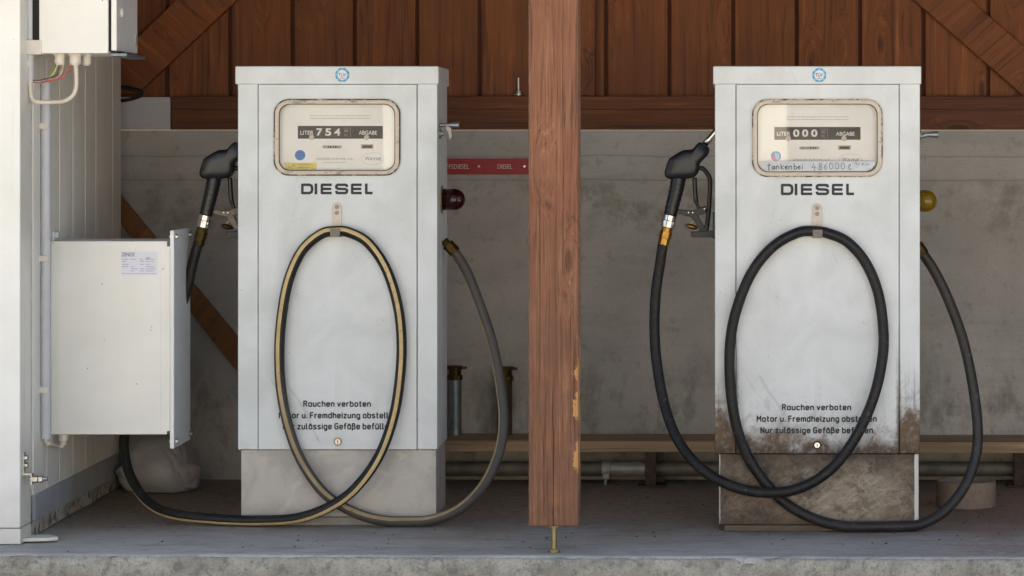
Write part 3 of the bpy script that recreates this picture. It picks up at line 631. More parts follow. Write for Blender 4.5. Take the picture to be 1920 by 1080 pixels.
# bolted bracket low on the corner
bm = nb(); yb = YC + .06
Yk = 9.55
xk = XC + .001
box(bm, xk, xk + .005, Yk - .012, Yk + .018, ZZ(891, Yk), ZZ(848, Yk)); box(bm, xk + .0055, xk + .032, Yk - .012, Yk + .018, ZZ(890, Yk), ZZ(887, Yk)); box(bm, xk + .0275, xk + .032, Yk - .012, Yk + .018, ZZ(909, Yk), ZZ(890.3, Yk))
br = obj('bracket', bm, plain('zinc_plate', '#c9c5b8', .4, .5), ct)
bm = nb()
for py in (858, 872): c = Vector((xk + .004, Yk, ZZ(py, Yk))); cyl(bm, c, c + Vector((.012, 0, 0)), .009, 6)
c = Vector((xk + .02, Yk, ZZ(898, Yk))); cyl(bm, c, c + Vector((.062, 0, 0)), .007, 12); cyl(bm, c + Vector((.0125, 0, 0)), c + Vector((.03, 0, 0)), .014, 6); cyl(bm, c + Vector((.034, 0, 0)), c + Vector((.046, 0, 0)), .013, 6)
obj('bolt', bm, STEEL, br)

def conduit(px, y0, y1, Y, r, name_label, clips):
    cx = XX(px, Y)
    t = thing('conduit_pipe', name_label, 'conduit', (cx, Y, ZZ(y1, Y)), 'white conduit pipes on the container')
    bm = nb(); cyl(bm, (cx, Y, ZZ(y1, Y)), (cx, Y, ZZ(y0, Y)), r, 20); o = obj('pipe', bm, CONDUIT, t, smooth=True)
    o.modifiers.new('es', 'EDGE_SPLIT').split_angle = R(50)
    bm = nb()
    for j in (.35, .7):
        zz = ZZ(y1, Y) + (ZZ(y0, Y) - ZZ(y1, Y)) * j
    if y1 > 400: cyl(bm, (cx, Y, ZZ(592, Y)), (cx, Y, ZZ(560, Y)), r + .002, 20); obj('sleeve', bm, CONDUIT, t)
    else: bm.free()
    for py in clips:
        z = ZZ(py, Y); bm = nb()
        box(bm, cx - r - .014, cx - r + .002, Y - .012, Y + .012, z - .014, z + .014)
        box(bm, cx - r - .002, cx + r * .75, Y - r - .005, Y - r + .003, z - .009, z + .011)
        box(bm, cx - r - .012, cx - r + .004, Y - r - .002, Y + .004, z - .006, z + .008)
        obj('clip', bm, CREAM, t, bevel=.0015)
    return t
YU = 9.62; conduit(56.5, -200, 155, YU, .0105, 'short white conduit pipe beside the upper junction box', (120,))
YL = 9.83; conduit(86, 155, 822, YL, .0165, 'long white conduit pipe running down beside the lower cabinet', (237, 485, 731))
# beige cable between the upper conduit and its box
YG = 9.67
bm = nb(); tube(bm, [Vector(p) for p in crom([P(57, 140, YU), P(57, 165, YU), P(60, 184, YU), P(70, 191, YU), P(98, 191.5, YU + .02), P(122, 189, YG), P(138, 177, YG), P(143, 160, YG), P(143, 138, YG), P(142, 118, YG)], 8)], .0072, 12)
tag(obj('beige_cable', bm, CABLE, origin=P(100, 192, YU)), 'thick beige cable bending from upper conduit into the box gland', 'cable')
for k, (c, y0, xe, dy, lb) in enumerate((('#c9c04a', 152, 109, 0, 'yellow and green wire curving into the left gland of the upper box'), ('#4a4f60', 151, 113, 1, 'dark blue wire curving between the yellow and red wires'), ('#b9a08e', 152.5, 120, 2, 'pale brown wire curving under the upper box'), ('#c0544e', 153, 136, 3, 'red wire curving from the conduit to the right gland'))):
    bm = nb(); tube(bm, [Vector(p) for p in crom([P(63, y0, YU + .02), P(72, y0 + .5, YU + .03), P(87 + k * 4, y0 - 5 + k * .6, YU + .04), P(100 + k * 6, 138 + k * 2, YG), P(xe, 118, YG)], 6)], .0032, 8)
    tag(obj('wire', bm, plain('wire_' + lb.split()[0], c, .4, bump=0), origin=P(63, y0, YU)), lb, 'wire', 'coloured wires under the upper box')

# upper box
def enclosure(name, label, px0, px1, py0, py1, Y, lidx0, lidx1, depth, lid_y0, lid_y1, bodymat):
    t = thing(name, label, 'cabinet', P((px0 + px1) / 2, py1, Y))
    bm = nb(); box(bm, XX(px0, Y), XX(px1, Y), Y, Y + depth, ZZ(py1, Y), ZZ(py0, Y)); obj('body', bm, bodymat, t, bevel=.004)
    return t
Yb = 9.60
ub = enclosure('junction_box', 'cream metal box with grey lid high on the container wall', 73, 203, -160, 100, Yb, 0, 0, .34, 0, 0, CABP)
bm = nb(); box(bm, XX(203, Yb) + .001, XX(208, Yb), Yb + .006, Yb + .33, ZZ(96, Yb), ZZ(-150, Yb)); obj('gasket', bm, RUBBER_AND_SHADE, ub)
bm = nb(); box(bm, XX(208.5, Yb), XX(219, Yb), Yb - .001, Yb + .345, ZZ(95, Yb), ZZ(-160, Yb)); ld = obj('lid', bm, [CABP, GREYPLATE], ub, bevel=.003)
for p in ld.data.polygons:
    if p.normal.x > .5: p.material_index = 1
bm = nb(); sphere(bm, Vector((XX(219, Yb) + .004, Yb + .06, ZZ(23, Yb + .06))), .016, .5, .7, 1.1); obj('latch', bm, CREAM, ld, smooth=True)
bm = nb(); box(bm, XX(219, Yb) - .002, XX(219, Yb) + .004, Yb + .30, Yb + .31, ZZ(84, Yb + .3), ZZ(64, Yb + .3)); obj('hinge', bm, STEEL, ld)
bm = nb(); box(bm, XX(205, Yb), XX(219, Yb) + .03, Yb + .02, Yb + .34, ZZ(104, Yb) - .002, ZZ(99, Yb)); obj('drip_tray', bm, GALV, ub, bevel=.002)
bm = nb(); box(bm, XC - .005, XX(72.5, Yb), Yb + .015, Yb + .3, ZZ(74, Yb), ZZ(-150, Yb)); obj('gap_shade_plate', bm, RUBBER_AND_SHADE, ub)  # black plate added to stand for the shade between wall and box
bm = nb(); box(bm, XC - .005, XX(78, Yb), Yb - .004, Yb + .05, ZZ(102, Yb), ZZ(75, Yb)); obj('mount_bracket', bm, CREAM, ub, bevel=.002)
for px, r in ((112, .017), (141, .0195), (162, .016)):
    Yq = YG + (.05 if px == 162 else 0)
    z0 = ZZ(100, Yb) + .003; bm = nb(); x = XX(px, Yq)
    cyl(bm, (x, Yq, z0 - .01), (x, Yq, z0), r * 1.18, 6); cyl(bm, (x, Yq, z0 - .036), (x, Yq, z0 - .01), r, 18, ); cyl(bm, (x, Yq, z0 - .041), (x, Yq, z0 - .036), r * .8, 18)
    obj('cable_gland', bm, CREAM, ub, bevel=.0012)

# lower cabinet
Yl = 9.97
lc = enclosure('wall_cabinet', 'large cream cabinet with a white paper label on the container wall', 95, 313, 452, 815, Yl, 0, 0, .29, 0, 0, CABP)
bm = nb(); box(bm, XX(313, Yl), XX(318.5, Yl), Yl - .001, Yl + .28, ZZ(808, Yl), ZZ(462, Yl)); obj('gasket', bm, CABP, lc)
bm = nb(); box(bm, XX(319, Yl), XX(327, Yl), Yl - .006, Yl + .305, ZZ(841, Yl), ZZ(432, Yl)); ld = obj('lid', bm, [CABP, GREYPLATE], lc, bevel=.003)
for p in ld.data.polygons:
    if p.normal.x > .5: p.material_index = 1
bm = nb(); box(bm, XX(301, Yl), XX(313, Yl) , Yl - .0025, Yl + .0, ZZ(814, Yl), ZZ(456, Yl)); obj('flange', bm, CABP, lc, bevel=.001)
for py in (444, 828):
    for dy in (.02, .28):
        bm = nb(); zz = ZZ(py, Yl); c = Vector((XX(327, Yl) - .022, Yl + dy, zz)); cyl(bm, c, c + Vector((.034, 0, 0)), .0045, 10); cyl(bm, c + Vector((.022, 0, 0)), c + Vector((.03, 0, 0)), .009, 6)
        obj('bolt', bm, STEEL, ld)
YT = Yl - .0008
bm = nb(); bm.faces.new([bm.verts.new(P(x, y, YT)) for x, y in ((226.5, 471), (295.5, 472), (296, 515.5), (227, 516))]); lb = obj('paper_label', bm, plain('label_paper', '#e4e2e6', .5, var=.02, bump=0), lc)
bm = nb(); textbm(bm, 'DENIOS', 229, 252, 473.5, 481, YT - .0006, .01); obj('lettering', bm, plain('purple_ink', '#5a5580', .6, bump=0), lb)
bm = nb(); rr = random.Random(3)
for y in (486, 490, 495.5, 500, 504, 508):
    for xa, xb in ((229, 244), (245.5, 258), (263, 271), (273, 293)):
        if rr.random() < .8: strokes(bm, [[(xa, y), (xa + (xb - xa) * rr.uniform(.4, 1), y)]], YT - .0006, .0022)
strokes(bm, [[(229, 513), (293, 513)]], YT - .0006, .0016); strokes(bm, [[(274, 486), (278, 483), (281, 484)]], YT - .0006, .004)
obj('fine_print', bm, plain('pale_purple_ink', '#aba8c4', .6, bump=0), lb)
bm = nb(); g = P(119, 815, Yl + .05); cyl(bm, g + Vector((0, 0, -.022)), g + Vector((0, 0, .003)), .017, 8); cyl(bm, g + Vector((0, 0, -.033)), g + Vector((0, 0, -.022)), .013, 16, .008)
obj('cable_gland', bm, CREAM, lc)
bm = nb(); tube(bm, [Vector(p) for p in crom([P(86, 812, YL), P(87, 828, YL), P(94, 834, YL + .02), P(107, 837, Yl + .03), P(118, 836, Yl + .05), P(120, 826, Yl + .05)], 8)], .0062, 10)
tag(obj('beige_cable', bm, CABLE, origin=P(100, 836, YL)), 'short beige cable hooking up into the bottom of the lower cabinet', 'cable')
bm = nb(); box(bm, XC - .004, XX(95, Yl) + .02, Yl + .03, Yl + .06, ZZ(446, Yl), ZZ(436, Yl)); box(bm, XC - .004, XC + .004, Yl + .02, Yl + .1, ZZ(452, Yl), ZZ(434, Yl)); obj('mount_bracket', bm, GREYPLATE, lc, bevel=.001)

# ---------------------------------------------------------------- fuel pumps
DRUM = plain('drum_black', '#45403a', .5, bump=0)
def diesel(bm, x0, x1, y0, y1, Y, Yr, w):
    """wide square-shouldered capitals drawn with a broad nib"""
    n = 6; hh = y1 - y0; W = x1 - x0
    adv = [(0, .172), (.196, .216), (.270, .435), (.470, .655), (.690, .850), (.884, 1.0)]
    k = w * F / Yr / 2
    def X(i, t): a, b = adv[i]; return x0 + W * (a + (b - a) * t)
    def inset(i): return X(i, 0) + k, X(i, 1) - k
    T, B, Mi = y0 + k, y1 - k, (y0 + y1) / 2
    l, r = inset(0); c = 5
    strokes(bm, [[(l, B), (l, T), (r - c, T), (r - 1.2, T + 1.8), (r, T + c + 1), (r, B - c - 1), (r - 1.2, B - 1.8), (r - c, B), (l, B)]], Y, w, Yr)
    cx = (X(1, 0) + X(1, 1)) / 2; strokes(bm, [[(cx, y0 + k / 2), (cx, y1 - k / 2)]], Y, w, Yr)
    for i in (2, 4):
        l, r = inset(i); strokes(bm, [[(r, T), (l, T), (l, B), (r, B)], [(l, Mi), (r - 1, Mi)]], Y, w * .98, Yr)
    l, r = inset(3)
    strokes(bm, [[(r, T + 3), (r - 1, T + .6), (r - 3.5, T), (l + 3.5, T), (l + 1, T + 1), (l, T + 3), (l + .2, Mi - 2.2), (l + 3.5, Mi - .3), (r - 3.5, Mi + .3), (r - .2, Mi + 2.2), (r, B - 3), (r - 1, B - 1), (r - 3.5, B), (l + 3.5, B), (l + 1, B - .6), (l, B - 3)]], Y, w * .98, Yr)
    l, r = inset(5); strokes(bm, [[(l, T - k / 2), (l, B), (r, B)]], Y, w, Yr)

def pump(label, Y, e, left):
    """e: measured edges in picture pixels at the front plane Y"""
    L, Rr, T, Bt = e['L'], e['R'], 158, e['B']
    pm = PAINT_L if left else PAINT_R; bs = BASE_L if left else BASE_R; fm = FRAME_L if left else FRAME_R
    D = .37; cxp = (L + Rr) / 2
    t = thing('fuel_pump', label, 'fuel pump', (XX(cxp, Y), Y + D / 2, 0), 'white diesel pumps')
    # side walls
    for a, b in ((L, e['s0'] - 1), (e['s1'] + 1, Rr)):
        bm = nb(); box(bm, XX(a, Y), XX(b, Y), Y, Y + D, ZZ(Bt, Y), ZZ(T - 3, Y)); obj('side_panel', bm, pm, t, bevel=.003)
    bm = nb(); box(bm, XX(e['s0'] - 1, Y) + .0005, XX(e['s1'] + 1, Y) - .0005, Y + .033, Y + D - .005, ZZ(Bt, Y) + .003, ZZ(T, Y)); obj('inner_housing', bm, SEAM, t)
    # door with the window opening
    w0, w1, wy0, wy1 = e['w']
    outer = [(XX(x, Y), ZZ(y, Y)) for x, y in ((e['s0'] + .4, T + 1), (e['s1'] - .4, T + 1), (e['s1'] - .4, Bt - .5), (e['s0'] + .4, Bt - .5))]
    inner = rrect(w0 + 3, w1 - 3, wy0 + 3, wy1 - 3, 25, 8, Y)
    bm = nb(); holeplate(bm, outer, inner, Y - .0005, Y + .032); dr = obj('door', bm, pm, t)
    # lid
    bm = nb(); box(bm, XX(e['c0'], Y - .01), XX(e['c1'], Y - .01), Y - .012, Y + D + .012, ZZ(T, Y - .01), ZZ(124, Y - .01)); obj('top_cover', bm, pm, t, bevel=.005, seg=3)
    bm = nb(); pbox(bm, e['b0'], e['b1'], Bt + .5, e['bb'], Y + .012, Y + D - .012); obj('plinth', bm, bs, t, bevel=.003)
    bm = nb(); box(bm, XX(e['b0'] + 10, Y), XX(e['b1'] - 2, Y), Y - .002, Y + D + .01, .0025, ZZ(e['bb'], Y + .012) - .0005); obj('base_plate', bm, plain('mortar_bed', '#8f8980' if left else '#6a5b4b', .85), t)
    # display
    bm = nb(); ring(bm, rrect(w0, w1, wy0, wy1, 28, 8, Y), rrect(w0 + 8.5, w1 - 8.5, wy0 + 8, wy1 - 8, 20, 8, Y), Y - .011, Y + .004, .0045)
    wf = obj('display_window', bm, fm, t, bevel=.0012)
    bm = nb(); ring(bm, rrect(w0 - 1.4, w1 + 1.4, wy0 - 1.4, wy1 + 1.4, 29, 8, Y), rrect(w0 + 1.2, w1 - 1.2, wy0 + 1.2, wy1 - 1.2, 27, 8, Y), Y - .0075, Y + .002, 0); obj('outer_seal', bm, SEAL_L if left else SEAL_R, wf)
    Yf = Y + .018
    bm = nb(); prism(bm, rrect(w0 + 2, w1 - 2, wy0 + 2, wy1 - 2, 25, 8, Y)[::-1], Yf, Yf + .006); df = obj('dial_face', bm, DIAL, wf)
    bm = nb(); ring(bm, rrect(w0 + 7.5, w1 - 7.5, wy0 + 7, wy1 - 7, 21, 8, Y), rrect(w0 + 9.5, w1 - 9.5, wy0 + 9, wy1 - 9, 20, 8, Y), Y - .0065, Y + .0, 0); obj('seal', bm, RUBBER_AND_SHADE, wf)
    bm = nb(); prism(bm, rrect(w0 + 8, w1 - 8, wy0 + 7.5, wy1 - 7.5, 20, 8, Y)[::-1], Y - .005, Y - .002); bm.faces.ensure_lookup_table()
    obj('glass_pane', bm, GLASS, wf)
    q = e['q']; k = e['k']                        # offset and stretch of the dial print
    def x_(x): return q + (x - 557) * k
    def y_(y): return e['qy'] + (y - 236)
    Ya, Yc = Yf - .0006, Yf - .0012; s = .0006
    bm = nb(); bm.faces.new([bm.verts.new((XX(x_(x), Y), Ya, ZZ(y_(y), Y))) for x, y in ((557, 236), (717, 236), (717, 260), (557, 260))]); obj('counter_strip', bm, BLACKSTRIP, wf)
    bm = nb()
    textbm(bm, 'LITER', x_(562), x_(586.5), y_(245), y_(252.5), Yc, .008, Y); obj('litre_lettering', bm, WHITEP, wf)
    bm = nb(); textbm(bm, 'ABGABE', x_(671.5), x_(706), y_(245), y_(252.5), Yc, .008, Y); obj('output_lettering', bm, WHITEP, wf)
    for dgt, x in zip('754' if left else '000', (592, 608.5, 625.5)):
        bm = nb(); textbm(bm, dgt, x_(x), x_(x + 11.5), y_(240.5), y_(254.5), Yc - .0004, .03, Y); obj('counter_digit', bm, WHITEP, wf)
    for x in (590, 606.5, 623.5):
        bm = nb(); bm.faces.new([bm.verts.new((XX(x_(a), Y), Ya - .0003, ZZ(y_(b), Y))) for a, b in ((x, 239.5), (x + 15, 239.5), (x + 15, 257), (x, 257))]); obj('digit_drum', bm, DRUM, wf)
    bm = nb(); textbm(bm, '00', x_(644), x_(652), y_(242.5), y_(248), Yc, .0, Y); textbm(bm, 'ML', x_(644.5), x_(652), y_(251), y_(256), Yc, 0, Y)
    strokes(bm, [[(x_(641), y_(240)), (x_(656), y_(240)), (x_(656), y_(257))]], Yc, .0012, Y); obj('small_counter_lettering', bm, INKG if False else plain('faded_print', '#9f9a8b', .6, bump=0), wf)
    for x in (583, 686.3):
        bm = nb(); c = Vector((XX(x_(x), Y), Yf, ZZ(y_(257.5), Y))); cyl(bm, c, c + Vector((0, -.006, 0)), .0095, 18, .008); obj('screw', bm, plain('beige_screw', '#cbb79b', .5, bump=0), wf)
    bm = nb(); bm.faces.new([bm.verts.new((XX(x_(x), Y), Ya, ZZ(y_(y), Y))) for x, y in ((604, 273), (639, 273), (639, 277.8), (604, 277.8))]); obj('totaliser_window', bm, BLACKSTRIP, wf); bm = nb(); bm.faces.new([bm.verts.new((XX(x_(x), Y), Yc, ZZ(y_(y), Y))) for x, y in ((678.5, 272.6), (696.5, 272.6), (696.5, 277.2), (678.5, 277.2))]); obj('totaliser_window', bm, BLACKSTRIP, wf)
    bm = nb(); textbm(bm, '0013178' if left else '0485318', x_(605), x_(638), y_(273.8), y_(277), Yc, 0, Y); obj('totaliser_digits', bm, WHITEP, wf)
    bm = nb(); bm.faces.new([bm.verts.new((XX(x_(x), Y), Ya, ZZ(y_(y), Y))) for x, y in ((675.5, 270.5), (699, 270.5), (699, 278.8), (675.5, 278.8))]); obj('coin_frame', bm, plain('tan_frame', '#b9a184', .5, bump=0), wf)
    # printed lines: rows of short dashes too small to read
    bm = nb(); rr = random.Random(5)
    for yy, xa, xb in ((217, 580, 695), (222, 580, 694)):
        x = xa
        while x < xb:
            wd = rr.uniform(3, 9); strokes(bm, [[(x_(x), y_(yy)), (x_(min(x + wd, xb)), y_(yy))]], Ya, .0024, Y); x += wd + 1.6
        obj('fine_print_line', bm, INKF, wf); bm = nb()
    strokes(bm, [[(x_(605), y_(304.5)), (x_(622), y_(304.5))], [(x_(624), y_(304.5)), (x_(647), y_(304.5))]] if left else [[(x_(640), y_(273.5)), (x_(642), y_(277))]], Ya, .0018, Y)
    obj('fine_print', bm, INKF, wf)
    bm = nb(); textbm(bm, 'DRESSER EUROPE, S.A.', x_(592), x_(661), y_(296.0), y_(300.2), Ya, .0, Y); obj('maker_address', bm, plain('address_print', '#8f897e', .7, bump=0), wf); bm = nb()
    textbm(bm, 'W', x_(683), x_(692), y_(293.6), y_(300.8), Ya, .0, Y); textbm(bm, 'AYNE', x_(692), x_(714), y_(295.0), y_(300.8), Ya, 0, Y)
    ov = [(x_(698 + 21 * math.cos(a)), y_(297.6 + 11 * math.sin(a))) for a in [2 * math.pi * i / 40 for i in range(41)]]
    obj('maker_lettering', bm, INKG, wf)
    bm = nb(); strokes(bm, [ov], Ya, .0011, Y); obj('maker_oval', bm, INKF, wf)
    # stickers inside the window
    if left:
        bm = nb(); disc(bm, 561.3, 291, 9.8, Ya, Yr=Y); st_ = obj('round_sticker', bm, BLUE, wf); tag(st_, 'round blue sticker')
        bm = nb(); strokes(bm, [[(554, 290.5), (569, 290.5)], [(556, 294.5), (566, 294.5)], [(557, 286), (566, 286)]], Yc, .0022, Y); obj('sticker_print', bm, plain('dark_blue', '#1c4a86', .5, bump=0), wf)
        bm = nb(); bm.faces.new([bm.verts.new((XX(x, Y), Yc - .0004, ZZ(y, Y))) for x, y in ((531, 305), (592.5, 305), (592, 318.5), (536, 318.5))]); obj('yellow_sticker', bm, YELLOW, wf)
        bm = nb(); strokes(bm, [[(556, 309), (584, 309)], [(556, 314), (582, 314)], [(538, 311), (543, 314), (549, 308), (552, 313)]], Yc - .001, .0016, Y); obj('sticker_print', bm, plain('olive_ink', '#8a7f3a', .6, bump=0), wf)
    else:
        bm = nb(); disc(bm, 1455, 293, 9.6, Ya, Yr=Y); obj('round_sticker', bm, BLUE, wf)
        bm = nb(); bm.faces.new([bm.verts.new((XX(x, Y), Yc, ZZ(y, Y))) for x, y in ((1446.5, 293), (1452, 291.5), (1458, 301.4), (1452, 301), (1448, 297.8))]); obj('sticker_print', bm, PINK, wf)
        bm = nb(); bm.faces.new([bm.verts.new((XX(x, Y), Yc, ZZ(y, Y))) for x, y in ((1453, 286), (1459, 287), (1462, 292), (1460, 301), (1457, 300.5), (1453, 292))]); obj('sticker_print', bm, LBLUE, wf)
        Yt = Y - .0056
        bm = nb(); bm.faces.new([bm.verts.new((XX(x, Y), Yt, ZZ(y, Y))) for x, y in ((1424, 302.5), (1641, 302.5), (1641.5, 306), (1634, 317), (1624, 321), (1440, 321), (1429, 315))]); tp = obj('tape_strip', bm, TAPE, wf)
        g = []
        def put(x, y, ls, sc=1.0):
            for ln in ls: g.append([(x + a * sc, y + b * sc) for a, b in ln])
        O = [[(2, 0), (.5, 2), (0, 6), (1, 10), (3, 11), (5.5, 9), (6, 5), (4.5, 1), (2, 0)]]
        for x, ls in ((1439, [[(3, 0), (2, 12), (4, 12)], [(0, 3.5), (6, 3)]]), (1447, [[(5, 5), (2, 5), (0, 8), (1, 11), (4, 10), (5, 5), (5.5, 11)]]), (1455, [[(0, 5), (.5, 11)], [(.5, 7), (3, 4.5), (5, 6), (5.5, 11)]]),
                      (1464, [[(0, 1), (.5, 11)], [(5, 4), (.5, 8), (5.5, 11)]]), (1472, [[(0, 8), (4, 7), (3, 4.5), (0, 6), (0, 9), (2, 11), (5, 9.5)]]), (1479, [[(0, 5), (.5, 11)], [(.5, 7), (3, 4.5), (5, 6), (5.5, 11)]]),
                      (1489, [[(0, 0), (0, 10.5), (3, 11), (5, 8), (3, 5.5), (0, 7)]]), (1496, [[(0, 8), (4, 7), (3, 4.5), (0, 6), (0, 9), (2, 11), (5, 9.5)]]), (1504, [[(0, 5), (.2, 11)], [(0, 1.5), (.2, 2.5)]])): put(x, 306.5, ls)
        for x, ls in ((1522, [[(4, 0), (0, 8), (7, 7.5)], [(5, 4), (4.5, 13)]]), (1534, [[(4, 6), (1, 3), (2.5, .5), (5.5, 1), (5.5, 4), (4, 6), (1, 8.5), (1.5, 11.5), (4.5, 12), (6.5, 9), (4, 6)]]),
                      (1545, [[(5, 0), (1, 5), (0, 9), (2, 11.5), (5, 10.5), (5.5, 7.5), (3, 6), (.5, 8)]]), (1555, O), (1566, O), (1577, O), (1590, [[(0, 8), (4, 4), (3.5, 1.5), (1.5, 4), (1.5, 10), (4, 11.5), (6, 9.5)]])): put(x, 305.5, ls, 1.08)
        put(1604, 304.5, [[(0, 0), (3, 4)], [(7, 1), (6, 5)], [(11, 3), (16, 3)], [(13.5, 0), (13, 6)], [(19, 4), (25, 3)]])
        bm = nb(); strokes(bm, g[:10], Yt - .0006, .0026, Y); obj('handwriting', bm, plain('dark_pen_ink', '#3f4042', .7, bump=0), tp)
        bm = nb(); strokes(bm, g[10:14], Yt - .0006, .0026, Y); obj('handwriting', bm, plain('dark_pen', '#3f4042', .7, bump=0), tp)
        bm = nb(); strokes(bm, g[14:], Yt - .0006, .0024, Y); obj('handwriting', bm, plain('pale_pen', '#7a7d80', .7, bump=0), tp)
    # name, warning lettering
    bm = nb(); diesel(bm, *e['diesel'], Y - .0014, Y, .0094); obj('name_lettering', bm, INK, t)
    for s_, x0, x1, y0, y1 in e['txt']:
        bm = nb(); engraved(bm, s_, x0, x1, y0, y1, Y - .0014, .0046); obj('warning_lettering', bm, INK, t)
    # inspection badge on the lid
    bx_, by_ = e['badge']; Yd = Y - .0132
    bm = nb(); disc(bm, bx_, by_, 14, Yd, 8, Yr=Y - .01); bd = obj('inspection_badge', bm, LBLUE, t)
    bm = nb()
    for i in range(8):
        a = i * math.pi / 4 + .39; strokes(bm, [[(bx_ + 12 * math.cos(a - .22), by_ + 12 * math.sin(a - .22)), (bx_ + 12 * math.cos(a + .22), by_ + 12 * math.sin(a + .22))]], Yd - .0006, .0032, Y)
    obj('badge_print', bm, plain('badge_blue', '#3d7fae', .5, bump=0), bd)
    bm = nb(); disc(bm, bx_, by_, 9, Yd - .0009, 20, Yr=Y - .01); obj('badge_centre', bm, plain('badge_white', '#dfe4e6', .5, bump=0), bd)
    bm = nb(); textbm(bm, 'TÜV', bx_ - 7, bx_ + 7, by_ - 5, by_ + 3, Yd - .0016, .01, Y - .01); strokes(bm, [[(bx_ - 4, by_ + 6), (bx_ + 4, by_ + 6)]], Yd - .0016, .002, Y - .01); obj('badge_lettering', bm, plain('badge_ink', '#6b4b52', .6, bump=0), bd)
    # hook
    hx, hy = e['hook']; pts = [(hx + 9 * math.cos(R(a)), hy + 9 + 9 * -math.sin(R(a))) for a in range(0, 181, 20)] + [(hx - 9, hy + 64), (hx + 9, hy + 64)]
    bm = nb(); prism(bm, [(XX(x, Y), ZZ(y, Y)) for x, y in pts][::-1], Y - .0045, Y - .001); hk = obj('hose_hook', bm, plain('hook_steel', '#ada298', .42, .45, var=.12), t, bevel=.0008)
    zt = ZZ(hy + 62, Y)
    bm = nb(); box(bm, XX(hx - 9, Y), XX(hx + 9, Y), Y - .052, Y - .0046, zt - .003, zt); box(bm, XX(hx - 9, Y), XX(hx + 9, Y), Y - .055, Y - .052, zt - .003, zt + .026); obj('lip', bm, plain('dull_steel', '#6f6a64', .5, .6), hk)
    for dy in (8, 19):
        bm = nb(); c = Vector((XX(hx, Y), Y - .0045, ZZ(hy + dy, Y))); cyl(bm, c, c + Vector((0, -.003, 0)), .0075, 16); box(bm, c.x - .006, c.x + .006, c.y - .0036, c.y - .0031, c.z - .001, c.z + .001); obj('screw', bm, plain('screw_steel', '#77716a', .4, .7), hk)
    kx, ky = e['lock']; bm = nb(); c = Vector((XX(kx, Y), Y, ZZ(ky, Y)))
    cyl(bm, c + Vector((0, .003, 0)), c + Vector((0, -.004, 0)), .0145, 24); lk = obj('lock', bm, plain('lock_ring', '#8d8272', .4, .6) if left else plain('lock_ring_brown', '#3a2a1c', .6), t, bevel=.001)
    bm = nb(); cyl(bm, c + Vector((0, -.004, 0)), c + Vector((0, -.0065, 0)), .0098, 24); obj('cylinder', bm, CHROME if not left else plain('lock_face', '#cfc7b6', .3, .6), lk, bevel=.0008)
    bm = nb(); box(bm, c.x - .0014, c.x + .0014, c.y - .0074, c.y - .0066, c.z - .0055, c.z + .0055); obj('keyhole', bm, SEAM, lk)
    # things on the right side: switch lever, signal lamp, hose outlet
    xr = XX(Rr, Y) + .0005; Ys = Y + .16
    ly, lr = e['lever'], (.034 if left else .038)
    z = ZZ(ly, Ys); bm = nb(); x_e = XX(e['leverx'], Ys)
    Yh = Y + .06; z = ZZ(ly, Yh); x_e = XX(e['leverx'], Yh)
    cyl(bm, (xr + .003, Yh, z - .006 if not left else z), (x_e - .05 if left else x_e - .022, Yh, z), .008, 14, .006); cyl(bm, (x_e - .052, Yh, z), (x_e, Yh, z), .0065, 18, .0125); lv = obj('switch_lever', bm, plain('lever_steel', '#8f8f90', .42, .9), t, bevel=.001)
    bm = nb(); cyl(bm, (xr - .001, Yh, z - (.03 if left else .002)), (xr + .008, Yh, z - (.03 if left else .002)), .018, 20)
    if left: cyl(bm, (xr + .008, Yh, z - .03), (xr + .016, Yh, z - .03), .009, 6); pprism(bm, [(838, 233), (846, 240), (848, 255), (844, 262), (841, 250), (836, 240)], Yh - .006, Yh + .006, Yh)
    obj('pivot', bm, plain('pivot_metal', '#8a8780', .45, .6), lv)
    Ym = Y + .15; r = .0385; z = ZZ(e['lamp'], Ym); xe = XX(e['lampx'], Ym)
    prof = [(xr + .004, r)] + [(xe - r + r * math.sin(R(a)), r * math.cos(R(a))) for a in range(0, 86, 12)] + [(xe, .0006)]
    bm = nb(); tube(bm, [Vector((x, Ym, z)) for x, _ in prof], [rr_ for _, rr_ in prof], 28, ref=(0, 0, 1)); lm = obj('signal_lamp', bm, REDL if left else YELL, t, smooth=True); tag(lm, 'dark red domed signal lamp' if left else 'yellow domed signal lamp')
    bm = nb(); sphere(bm, Vector((xr + .03, Ym, z)), .014, 1.4, 1, 1); cyl(bm, (xr + .002, Ym, z), (xr + .02, Ym, z), .012, 16); obj('bulb', bm, BULB, lm)
    bm = nb(); cyl(bm, (xr - .001, Ym, z), (xr + .004, Ym, z), r + .012, 24); obj('lamp_base', bm, plain('lamp_base', '#8c7c50', .5, .4), lm)
    return t

